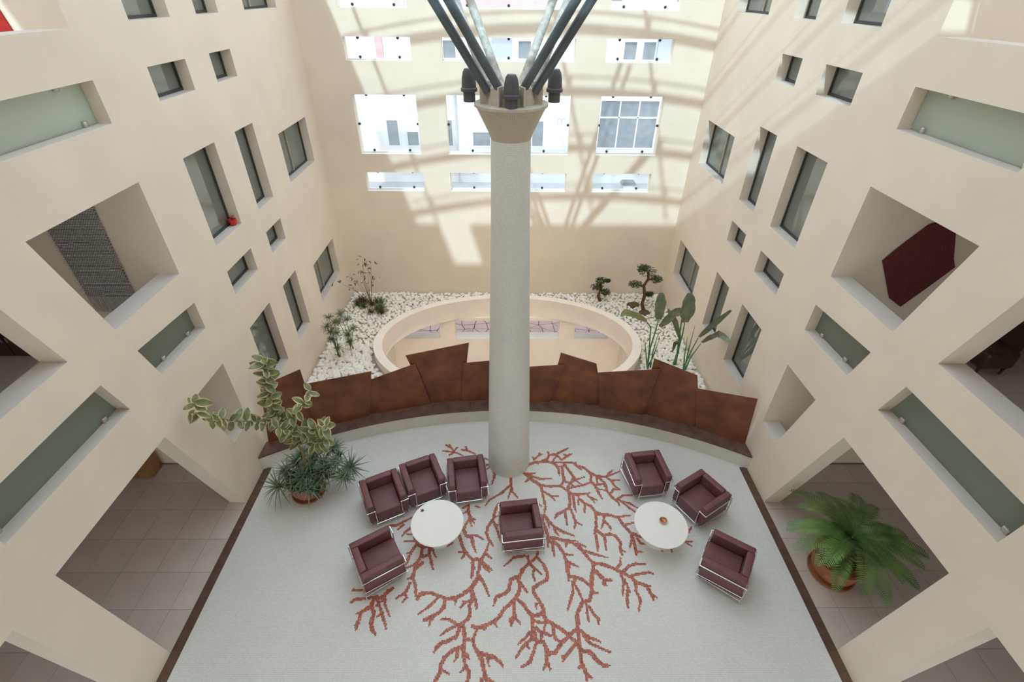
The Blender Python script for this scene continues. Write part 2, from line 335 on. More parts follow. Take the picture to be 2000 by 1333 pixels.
def side_wall(s):
    nm, where = SIDE[s]
    to3 = lambda u, v, d: (s*(XW+d), u, v)
    holes = list(OPEN.values())+list(SLOT.values())+[rect(*v) for v in WIN.values()]
    me = wall_mesh(nm, [(YF, 11.8), (YB+0.35, 11.8), (YB+0.35, -0.3), (YF, -0.3)], holes, to3, WT, ['plaster', 'sill'])
    wo = link(nm, me); tag(wo, 'cream plaster side wall cut with slanted openings, '+('grey woven hanging behind it' if s < 0 else 'dark red hanging behind it'), 'wall', kind='structure')
    # windows
    for k, (u0, u1, v0, v1) in WIN.items():
        wn[0] += 1
        e = empty('window_%d' % wn[0], (s*(XW+0.24), (u0+u1)/2, v0)); tag(e, WLAB[k]+', '+where, 'window', kind='structure')
        hw = (u1-u0)/2; hh = v1-v0; fr = 0.045
        f = MB()
        for (a0, a1, c0, c1) in ((-hw, hw, 0, fr), (-hw, hw, hh-fr, hh), (-hw, -hw+fr, fr, hh-fr), (hw-fr, hw, fr, hh-fr)):
            f.box((-0.03, a0, c0), (0.03, a1, c1))
        f.build('frame', 'frame', e)
        cuts = [-hw+fr, hw-fr]
        if k in ('wg', 'wj', 'wt'):
            mx = -hw+(u1-u0)*(0.46); mm = MB(); mm.box((-0.035, mx-0.025, fr), (0.035, mx+0.025, hh-fr)); mm.build('mullion', 'mullion', e)
            cuts = [-hw+fr, mx-0.025, mx+0.025, hw-fr]
        for i in range(0, len(cuts), 2):
            g = MB(); g.box((-0.006, cuts[i], fr), (0.006, cuts[i+1], hh-fr)); g.build('pane', 'wglass', e)
    # frosted balustrade panes behind the slots, each held by square steel clips
    for k, poly in SLOT.items():
        d = 0.20
        e = empty('frosted_glass_panel', (s*(XW+d), sum(p[0] for p in poly)/4, poly[3][1]))
        tag(e, {'s1': 'topmost long frosted panel', 's2': 'short frosted panel below the hanging', 's3': 'long frosted panel above ground opening'}[k]+', '+where, 'glass panel', kind=None)
        o = e.location; g = MB()
        g.prism([(0, p[0]-o.y, p[1]-o.z) for p in poly], (s*0.016, 0, 0)); g.build('pane', 'frost', e)
        y0, y1 = poly[3][0], poly[2][0]; L = y1-y0
        for t in ((0.28, 0.82) if k == 's2' else (0.06, 0.88)):
            c = MB(); y = y0+L*t-o.y; z = poly[3][1]+(poly[2][1]-poly[3][1])*t-o.z+0.035
            c.box((-0.035, y-0.042, z-0.042), (0.035, y+0.042, z+0.042)); link('clip', bevel(c.mesh('clip', 'clipsteel'), 0.006, 1), e)
        if k == 's1':
            for t in (0.78, 0.12):
                c = MB(); y = y0+L*t-o.y; z = poly[1][1]-o.z-0.03; c.box((-0.035, y-0.042, z-0.042), (0.035, y+0.042, z+0.042)); link('clip', bevel(c.mesh('clip', 'clipsteel'), 0.006, 1), e)
    # corridors and rooms behind
    xi = XW+WT; xo = 9.6
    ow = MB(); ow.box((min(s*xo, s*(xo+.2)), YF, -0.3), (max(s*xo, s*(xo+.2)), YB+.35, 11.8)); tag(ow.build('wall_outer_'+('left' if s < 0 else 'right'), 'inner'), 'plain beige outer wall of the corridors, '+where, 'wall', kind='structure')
    pw = MB(); pw.box((min(s*xi, s*xo), 7.465, 3.56), (max(s*xi, s*xo), 7.62, 11.8)); pw.box((min(s*xi, s*xo), 7.552, -0.0), (max(s*xi, s*xo), 7.66, 3.25)); tag(pw.build('wall_partition_'+('left' if s < 0 else 'right'), 'plaster'), 'plain corridor end wall carrying the textile, '+where, 'wall', kind='structure')
    for i, z in enumerate((3.55, 7.12, 10.7)):
        sl = MB(); sl.box((min(s*xi, s*xo), 7.62 if i == 2 else YF, z-0.3), (max(s*xi, s*xo), YB+.35, z)); tag(sl.build('floor_'+('left' if s < 0 else 'right')+'_%d' % (i+1), 'tile'), 'grey-brown corridor floor slab on storey %d, ' % (i+1)+where, 'floor', kind='structure')
    # ground corridor floor: tiles as pieces
    cf = MB(); cf.box((min(s*XW, s*xo), YF, -0.3), (max(s*XW, s*xo), YB+.35, -0.012)); cfo = cf.build('floor_corridor_'+('left' if s < 0 else 'right'), 'grout'); tag(cfo, 'large beige-grey corridor floor tiles, '+where, 'floor', kind='structure')
    TY, TX = 0.69, 0.66
    ys = [6.29-TY*k for k in range(12)][::-1]+[6.29+TY, 7.5]
    xsl = [XW+0.0, 6.05, 6.71, 7.37, 8.03, 8.69, xo]
    cache = {}
    for i in range(len(ys)-1):
        for j in range(len(xsl)-1):
            if ys[i] < 1.0: continue
            wy = ys[i+1]-ys[i]-0.006; wx = xsl[j+1]-xsl[j]-0.006; key = (round(wx, 3), round(wy, 3))
            if key not in cache:
                t = MB(); t.box((-wx/2, -wy/2, -0.012), (wx/2, wy/2, 0)); cache[key] = t.mesh('floor_tile', 'tile')
            link('floor_tile', cache[key], cfo, (s*(xsl[j]+xsl[j+1])/2, (ys[i]+ys[i+1])/2, 0))
    # brown stone border
    tr = empty('trim_%d' % (1 if s < 0 else 2), (s*5.56, 0, 0)); tag(tr, 'dark brown stone border strip along the mosaic floor, '+where.replace('in the wall', 'below the wall'), 'trim', kind='structure')
    yy = [6.29-TY*k for k in range(13)][::-1]+[6.29+TY, arc_y(XW-0.1, RB)-0.02]; cache = {}
    for i in range(len(yy)-1):
        L = yy[i+1]-yy[i]-0.004; key = round(L, 3)
        if key not in cache:
            t = MB(); t.box((-0.085, -L/2, 0), (0.085, L/2, 0.006)); cache[key] = t.mesh('border_slab', 'strip')
        link('border_slab', cache[key], tr, (0, (yy[i]+yy[i+1])/2, 0))
side_wall(-1); side_wall(1)

# ------------------------------------------------------------------ back wall with clamped panes
BW = []
for z0, z1 in ((8.63, 10.1), (7.43, 7.99), (4.94, 6.585), (3.795, 4.385)):
    for x0, x1 in ((-4.46, -2.64), (-1.80, 1.85), (2.70, 4.54)): BW.append((x0, x1, z0, z1))
LW = [rect(-3.85, -2.40, -1.2, -0.42), rect(-1.86, 1.87, -1.2, -0.42), rect(2.43, 3.66, -1.2, -0.42)]
me = wall_mesh('wall_back', [(-XW-WT, 10.4), (XW+WT, 10.4), (XW+WT, -0.1), (-XW-WT, -0.1)], [rect(*q) for q in BW], lambda u, v, d: (u, YB+d, v), 0.30, ['plaster', 'wframe'])
tag(link('wall_back', me), 'cream back wall pierced by rows of clamped windows', 'wall', kind='structure')
rows = ['top row', 'second row, shallow', 'third row, tall', 'lowest row, shallow']; cols = ['on the side of the grey hanging', 'in the middle, behind the column', 'on the side of the dark red hanging']
for i, (x0, x1, z0, z1) in enumerate(BW):
    wn[0] += 1
    e = empty('window_%d' % wn[0], ((x0+x1)/2, YB+0.2, z0)); tag(e, 'frameless clamped window of the back wall, %s, %s' % (rows[i//3], cols[i % 3]), 'window', kind='structure')
    hw = (x1-x0)/2; h = z1-z0; g = MB(); g.box((-hw+.015, -0.006, 0.04), (hw-.015, 0.006, h-0.015)); g.build('pane', 'glass', e)
    f = MB(); f.box((-hw+0.002, -0.02, 0.002), (hw-0.002, 0.06, 0.03)); f.build('sill_rail', 'wframe', e)
    pts = []
    nx = 3 if i % 3 == 1 else 2
    for k in range(nx): t = -hw+2*hw*(0.2+0.6*k/(nx-1)); pts += [(t, 0.07), (t, h-0.035)]
    if h > 1: pts += [(-hw+.04, h*.5), (hw-.04, h*.5)]
    for (x, z) in pts:
        c = MB(); c.lathe([(0.030, -0.03), (0.038, -0.015), (0.038, 0.015), (0.030, 0.03)], 10); link('clamp', c.mesh('clamp', 'clip', 50), e, mtx=Matrix.Translation((x, -0.012, z)) @ Matrix.Rotation(math.pi/2, 4, 'X'))
FG = [rect(-5.0+k*2.5+0.06, -5.0+(k+1)*2.5-0.06, 0.1, 3.6) for k in range(4)]      # unseen glazing added at the near end to let in more daylight
me = wall_mesh('wall_front', [(-XW-WT, 11.8), (XW+WT, 11.8), (XW+WT, -0.3), (-XW-WT, -0.3)], FG, lambda u, v, d: (u, YF-d, v), 0.30, ['plaster', 'wframe'])
tag(link('wall_front', me), 'cream end wall facing the back wall, glazing added at ground level', 'wall', kind='structure')
for k, q in enumerate(FG):
    wn[0] += 1; e = empty('window_%d' % wn[0], ((q[0][0]+q[1][0])/2, YF-0.15, 0.1)); tag(e, 'added ground-level window letting fill daylight in at the near end wall, bay %d from the grey hanging side' % (k+1), 'window', kind='structure')
    hw = (q[1][0]-q[0][0])/2; g = MB(); g.box((-hw, -0.006, 0), (hw, 0.006, 3.5)); g.build('pane', 'glass', e)
    f = MB(); f.box((-hw, -0.03, 0), (-hw+.05, 0.03, 3.5)); f.box((hw-.05, -0.03, 0), (hw, 0.03, 3.5)); f.box((-hw+.05, -.03, 0), (hw-.05, .03, .05)); f.box((-hw+.05, -.03, 3.45), (hw-.05, .03, 3.5)); f.build('frame', 'frame', e)
m = MB(); m.box((-40, -30, -0.3), (40, YF-0.3, -0.02)); tag(m.build('forecourt', 'street'), 'pale paved forecourt outside the near end wall', 'pavement', kind='structure')

# ------------------------------------------------------------------ roof: slab with a cut-out over the near end, vaulted ribs and purlins beyond
ce = MB()
for a, c in (((-XW-WT, YF-.3, 11.8), (XW+WT, 1.05, 12.05)), ((-XW-WT, 1.05, 11.8), (-5.0, 3.0, 12.05)), ((-3.95, 1.05, 11.8), (XW+WT, 3.0, 12.05)),
             ((-7.2, YF-.3, 11.8), (-XW-WT, 4.9, 12.05)), ((XW+WT, YF-.3, 11.8), (7.2, 4.9, 12.05)), ((-XW-4.2, 7.4, 11.8), (-XW, YB+.35, 12.05)), ((XW, 7.4, 11.8), (XW+4.2, YB+.35, 12.05))): ce.box(a, c)
tag(ce.build('ceiling', 'plaster'), 'flat cream ceiling slab around the long skylight', 'ceiling', kind='structure')
for k, y in enumerate((3.80, 5.79, 7.83, 9.84, 11.86, 13.88)):
    a = empty('roof_arch', (0, y, 11.8)); tag(a, 'slim curved steel roof rib spanning the skylight', 'roof beam', 'ribs of the glass roof')
    m = MB(); m.tube([(x, 0, 0.6-x*x/52) for x in [-5.65+11.3*i/24 for i in range(25)]], 0.105, 8); m.build('lower_chord', 'steel', a, 40)
    m = MB(); m.tube([(x, 0, 0.98-x*x/52) for x in [-5.65+11.3*i/24 for i in range(25)]], 0.03, 6); m.build('upper_chord', 'steel', a, 40)
    for x in (-5.0, -2.45, 0.1, 2.55, 5.1):
        m = MB(); z = 0.6-x*x/52; m.tube([(x, 0, z-0.12), (x, 0, z+0.42)], 0.05, 6); m.build('post', 'steel', a, 40)
for x in (-5.0, -2.45, 0.1, 2.55, 5.1):
    m = MB(); z = 12.4-x*x/52; m.tube([(x, 3.0, z), (x, YB, z)], 0.05, 6); tag(m.build('roof_purlin', 'steel', None, 40), 'thin straight steel rod running along the glass roof', 'roof beam', 'purlins of the glass roof')

# ------------------------------------------------------------------ column with tree head
COLX, COLY = 0.05, 7.60
col = empty('column', (COLX, COLY, 0)); tag(col, 'tall tapering mosaic column with flared head and branching steel struts', 'column')
m = MB(); m.lathe([(0.482, 0), (0.47, 0.6), (0.42, 2.5), (0.366, 4.35), (0.315, 6.2), (0.30, 7.30)], 48); m.build('shaft', 'colmosaic', col, 30)
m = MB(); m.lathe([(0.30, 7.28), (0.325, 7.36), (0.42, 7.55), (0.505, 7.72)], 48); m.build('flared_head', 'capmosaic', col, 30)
m = MB(); m.lathe([(0.505, 7.72), (0.53, 7.73), (0.53, 7.765), (0.50, 7.775)], 48); m.build('rim', 'capconc', col, 30)
m = MB(); m.lathe([(0.40, 7.775), (0.37, 7.98), (0.0, 7.99)], 8, cap=False)
for k in range(8):
    a = math.pi/8+k*math.pi/4; R = Matrix.Rotation(a, 4, 'Z'); m.box((0.30, -0.012, 7.775), (0.47, 0.012, 8.02), mtx=R)
m.build('head_plates', 'capconc', col)
for sx in (-1, 1):
    for sy in (-1, 1):
        p0 = Vector((sx*0.23, sy*0.2, 7.93)); p1 = Vector((sx*(2.65 if sy < 0 else 1.95), -0.75 if sy < 0 else 1.95, 11.82)); d = (p1-p0).normalized(); sd = d.cross(Vector((0, 0, 1))).normalized()
        if True: sd = Vector((1, 0, 0)) if abs(d.x) < 0.01 else (Vector((0.93, -0.36*sx*sy, 0))).normalized()
        arm = empty('strut', (0, 0, 0)); arm.parent = col
        for q in (-1, 1):
            t = MB(); t.tube([p0+sd*0.10*q, p1+sd*0.13*q], 0.06, 10); t.build('tube', 'steel' if sy < 0 else 'steelpale', arm, 40)
        for tt in (0.30, 0.62):
            c = p0+(p1-p0)*tt; w_ = 0.10+0.03*tt; t = MB(); t.tube([c-sd*w_, c+sd*w_], 0.035, 8); t.build('rung', 'steel' if sy < 0 else 'steelpale', arm, 40)
for k, (a, r) in enumerate(((-90, 0.43), (180, 0.60), (0, 0.62))):
    an = math.radians(a); e = empty('spotlight', (COLX+r*math.cos(an), COLY+(r*math.sin(an) if k == 0 else 0.1), 7.78))
    tag(e, ['dark grey bell-shaped floodlight at the front of the column head', 'dark bell-shaped floodlight on the column head beside the grey-hanging side', 'dark bell-shaped floodlight on the column head beside the red-hanging side'][k], 'spotlight', 'floodlights on the column head')
    m = MB(); m.lathe([(0.085, -0.02), (0.085, 0.11)], 20); m.build('collar', 'lamp', e, 40)
    m = MB(); m.lathe([(0.095, 0.11), (0.118, 0.115), (0.118, 0.155), (0.105, 0.165), (0.098, 0.28), (0.08, 0.36), (0.055, 0.40)], 20); m.build('housing', 'lamp', e, 40)
    m = MB(); m.box((-0.02, -0.02, -0.03), (0.02, 0.02, 0.0)); m.build('bracket', 'clip', e)
    if k:                                              # warm spots added at the side floodlights to brighten the lower back wall
        l = bpy.data.lights.new('added_flood_light', 'SPOT'); l.energy = 240; l.color = (1.0, 0.84, 0.58); l.spot_size = math.radians(72); l.spot_blend = 1.0; l.shadow_soft_size = 0.08
        lo = link('added_flood_light', l, e, (0, 0.14, -0.06)); lo.rotation_euler = Vector((-2.3 if k == 1 else 2.3, 7.4, -8.2)).to_track_quat('-Z', 'Y').to_euler()

# ------------------------------------------------------------------ curved bench and rust-steel screen
HB = 0.43
be = empty('curved_bench', (0, 0, 0)); tag(be, 'long curved low bench with white riser and dark brown stone seat', 'bench')
NSEG = 60; AX = [-XW+0.004+2*(XW-0.004)*i/NSEG for i in range(NSEG+1)]
m = MB(); m.prism([(x, arc_y(x, RB), 0) for x in AX]+[(x, arc_y(x, RB+0.2), 0) for x in AX[::-1]], (0, 0, HB-0.05)); m.build('riser', 'riser', be)
m = MB(); m.prism([(x, arc_y(x, RB+0.2), 0) for x in AX]+[(x, arc_y(x, RS+0.055), 0) for x in AX[::-1]], (0, 0, HB-0.05)); m.build('core', 'riser', be)
for k in range(12):
    i0, i1 = k*5, k*5+5; q = AX[i0:i1+1]; g = 0.002
    q[0] += g; q[-1] -= g
    m = MB(); m.prism([(x, arc_y(x, RB-0.015), HB-0.05) for x in q]+[(x, arc_y(x, RS+0.055), HB-0.05) for x in q[::-1]], (0, 0, 0.05)); m.build('seat_slab', 'seat', be)

sc = empty('rust_steel_screen', (CX, CY+RS, HB)); tag(sc, 'jagged screen of overlapping rust-brown steel sheets behind the curved bench', 'screen')
def bx_(p): return onz(p, HB)
# base-left px, base-right px, top-left px, top-right px, radial offset
PAN = [((520, 874), (622, 836), (508, 756), (586, 722), 0.00), ((618, 837), (722, 814), (590, 752), (725, 726), -0.05), ((718, 815), (842, 791), (716, 745), (811, 711), 0.0),
       ((838, 792), (903, 786.5), (792, 695), (916, 670), 0.05), ((901, 787), (992, 783), (905, 710), (990, 702), 0.01), ((985, 783), (1073.5, 785), (990, 720), (1103.5, 712.6), -0.04),
       ((1072, 785), (1178, 796), (1095.4, 689.5), (1165, 711), 0.03), ((1171, 795), (1255, 810), (1168, 728.5), (1289.6, 721.6), -0.04), ((1253, 810), (1368, 838), (1277.6, 700.6), (1362, 734), 0.03),
       ((1358.6, 835.6), (1456, 865.6), (1358.6, 759), (1480, 780), -0.02)]
for i, (bl, br_, tl, tr, off) in enumerate(PAN):
    def onarc(p):
        x = bx_(p).x; x = max(-XW+0.02, min(XW-0.02, x)); r = RS+off*0.9; return Vector((x, arc_y(x, r), HB))
    a, c = onarc(bl), onarc(br_); dv = (c-a).normalized(); nv = Vector((dv.y, -dv.x, 0))
    t1, t2 = toplane(tl, a, nv), toplane(tr, a, nv)
    t1.x = max(t1.x, -XW+0.02); t2.x = min(t2.x, XW-0.02)
    o = Vector(sc.location); m = MB(); m.prism([a-o, c-o, t2-o, t1-o], -nv*0.012)
    m.build('panel', 'corten', sc)

# ------------------------------------------------------------------ oval light well
EX, EY = 0.02, 12.0
def ell(a, c, n=96): return [(EX+a*math.cos(2*math.pi*i/n), EY+c*math.sin(2*math.pi*i/n)) for i in range(n)]
ob, ib = ell(4.06, 2.66), ell(3.80, 2.41); n = len(ob); m = MB()
for (P, z) in ((ob, -0.3), (ob, 0.40), (ib, 0.40), (ib, -0.30)): m.v += [(x-EX, y-EY, z) for x, y in P]
for L in range(4):
    for i in range(n): m.f.append((L*n+i, L*n+(i+1) % n, ((L+1) % 4)*n+(i+1) % n, ((L+1) % 4)*n+i)); m.m.append(0)
rg = m.build('light_well_parapet', 'ring', None, 35); rg.location = (EX, EY, 0); tag(rg, 'oval cream parapet around the light well in the pebble bed', 'parapet')
outer = [(x, arc_y(x, RS+0.055)) for x in AX]+[(XW, YB), (-XW, YB)]
me = wall_mesh('floor_pebble_bed', outer, [ell(3.95, 2.55)], lambda u, v, d: (u, v, 0.03-d), 0.33, ['gravelbed', 'gravelbed'])
tag(link('floor_pebble_bed', me), 'raised bed under the white pebbles around the oval light well', 'floor', kind='structure')
# storey below: wall with openings onto a sunken terrace
me = wall_mesh('wall_lower', [(-XW, -0.305), (XW, -0.305), (XW, -3.3), (-XW, -3.3)], LW, lambda u, v, d: (u, 14.22+d, v), 0.42, ['ring', 'wframe'])
tag(link('wall_lower', me), 'cream wall of the storey below seen down the light well', 'wall', kind='structure')
for nm_, a, c, lb in (('wall_lower_left', (-4.35, 9.0, -3.3), (-4.15, 14.2, -0.31), 'grey hanging side'), ('wall_lower_front', (-4.3, 8.8, -3.3), (4.3, 9.0, -0.31), 'side of the bench')):
    m = MB(); m.box(a, c); tag(m.build(nm_, 'ring'), 'cream wall enclosing the storey below the light well, '+lb, 'wall', kind='structure')
me = wall_mesh('wall_lower_right', [(9.0, -0.31), (14.2, -0.31), (14.2, -3.3), (9.0, -3.3)], [[(12.55, -0.5), (13.15, -0.45), (13.0, -1.7), (12.1, -2.2)]], lambda u, v, d: (4.15+d, u, v), 0.3, ['ring', 'wframe'])
tag(link('wall_lower_right', me), 'cream wall with a slanted slit in the storey below the light well', 'wall', kind='structure')
for x in (-3.75, 3.75):                               # unseen fill lamps added below to brighten the light well
    e = empty('fill_lamp', (x, 9.75, -0.38)); tag(e, 'unseen fill lamp added in the storey below, '+('grey' if x < 0 else 'red')+' hanging side', 'lamp', 'added fill lamps below')
    m = MB(); m.lathe([(0.14, 0.0), (0.15, 0.06), (0.12, 0.07)], 20); m.build('housing', 'wframe', e, 40)
    l = bpy.data.lights.new('fill_lamp_light', 'AREA'); l.shape = 'DISK'; l.size = 0.26; l.energy = 36; l.color = (1.0, 0.93, 0.84); lo = link('fill_lamp_light', l, e, (0, 0, -0.01)); lo.rotation_euler = (math.radians(35), 0, 0)
m = MB(); m.box((-5.6, 8.8, -3.4), (5.6, 14.6, -3.3)); tag(m.build('floor_lower', 'tile'), 'floor of the storey below the light well', 'floor', kind='structure')
te = MB(); te.box((-7, 14.64, -2.1), (7, 18.2, -1.93)); teo = te.build('floor_terrace', 'soil'); tag(teo, 'pink crazy-paved sunken terrace seen through the light well', 'floor', kind='structure')
NXP, NYP = 22, 7; random.seed(11); gv = {}
for i in range(NXP+1):
    for j in range(NYP+1): gv[i, j] = (-4.9+9.8*i/NXP+random.uniform(-.15, .15), 14.9+3.1*j/NYP+random.uniform(-.15, .15))
def inset(poly, d):
    cx = sum(p[0] for p in poly)/len(poly); cy = sum(p[1] for p in poly)/len(poly)
    return [(cx+(p[0]-cx)*(1-d/max(0.05, math.hypot(p[0]-cx, p[1]-cy))), cy+(p[1]-cy)*(1-d/max(0.05, math.hypot(p[0]-cx, p[1]-cy)))) for p in poly]
for i in range(NXP):
    for j in range(NYP):
        q = [gv[i, j], gv[i+1, j], gv[i+1, j+1], gv[i, j+1]]
        parts = [q] if random.random() < 0.55 else ([[q[0], q[1], q[2]], [q[0], q[2], q[3]]] if random.random() < 0.5 else [[q[0], q[1], q[3]], [q[1], q[2], q[3]]])
        for pl in parts:
            m = MB(); m.prism([(x, y, -1.93) for x, y in inset(pl, 0.02)], (0, 0, 0.03+random.uniform(0, .008))); m.build('paving_stone', 'pave', teo)
m = MB(); m.box((-7, 18.2, -2.1), (7, 18.5, 0)); tag(m.build('wall_terrace', 'pinkr'), 'retaining wall at the far side of the sunken terrace', 'wall', kind='structure')

# ------------------------------------------------------------------ white pebbles
random.seed(3); pebs = []
SP = 0.118; ny = int(8/SP/0.87); 
tops = [(586, 722), (601, 749), (725, 726), (809, 713), (811, 692), (916, 670), (957, 704), (1100, 700), (1165, 711), (1168, 728), (1285, 715), (1357, 732), (1359, 759), (1480, 780)]
def scr_top(px):
    for (x0, y0), (x1, y1) in zip(tops, tops[1:]):
        if x0 <= px <= x1: return y0+(y1-y0)*(px-x0)/max(1e-3, x1-x0)
    return 770
for j in range(ny):
    for i in range(int(11.3/SP)+1):
        x = -5.6+i*SP+(j % 2)*SP/2+random.uniform(-.035, .035); y = 7.7+j*SP*0.87+random.uniform(-.035, .035)
        if abs(x) > 5.565 or y > YB-0.075 or y < arc_y(x, RS+0.14): continue
        if ((x-EX)/4.13)**2+((y-EY)/2.73)**2 < 1: continue
        s_ = random.uniform(.72, 1.25)*(1.25 if y < 12.2 else 1.0); px, py = topx((x, y, .1)); vis = py < scr_top(px)-1
        if not vis and py > scr_top(px)+45: continue
        pebs.append((x, y, s_, vis))
pv = []
for k in range(7):
    bm = bmesh.new(); bmesh.ops.create_icosphere(bm, subdivisions=2, radius=1)
    sx_, sy_, sz_ = random.uniform(.95, 1.25), random.uniform(.7, .95), random.uniform(.55, .75); of = Vector((k*7.3, k*3.1, 0))
    for v in bm.verts:
        f = 1+0.28*mnoise.noise(v.co*1.3+of); v.co = Vector((v.co.x*sx_*f, v.co.y*sy_*f, v.co.z*sz_*f))*0.062
    for f in bm.faces: f.smooth = True
    me = bpy.data.meshes.new('pebble'); bm.to_mesh(me); bm.free(); me.materials.append(M['pebble']); pv.append(me)
def pmx(x, y, s_): return Matrix.Translation((x, y, 0.03+0.028*s_+random.uniform(0, .02))) @ Euler((random.uniform(-.4, .4), random.uniform(-.4, .4), random.uniform(0, 6.28))).to_matrix().to_4x4() @ Matrix.Scale(s_, 4)
vp = sorted([p for p in pebs if p[3]], key=lambda p: (p[1]*p[1]+p[0]*p[0]+81)**.5/p[2])
solo = set(id(p) for p in vp[:300]); rest = MB()
for p in pebs:
    k = random.randrange(7); mx = pmx(p[0], p[1], p[2])
    if id(p) in solo:
        o = link('pebble', pv[k], mtx=mx); tag(o, 'rounded white pebble in the bed around the oval light well', 'pebble', 'white pebbles in the bed')
    else:
        i0 = len(rest.v); rest.v += [tuple(mx @ v.co) for v in pv[k].vertices]
        for f in pv[k].polygons: rest.f.append(tuple(i0+q for q in f.vertices)); rest.m.append(0)
me = rest.mesh('pebble_bed', 'pebble')
for f in me.polygons: f.use_smooth = True
tag(link('pebble_bed', me), 'dense bed of small white pebbles around the oval light well', 'pebbles', kind='stuff')
for (px, s_, lb) in (((1236, 597), 1.9, 'mossy dark boulder beside the taller bonsai, outer one'), ((1258, 612), 1.7, 'mossy dark boulder at the foot of the taller bonsai')):
    p = onz(px, .1); o = link('boulder', pv[2].copy(), mtx=Matrix.Translation((p.x, p.y, .1)) @ Matrix.Scale(s_*1.6, 4)); o.data.materials.clear(); o.data.materials.append(M['dry']); tag(o, lb, 'stone')

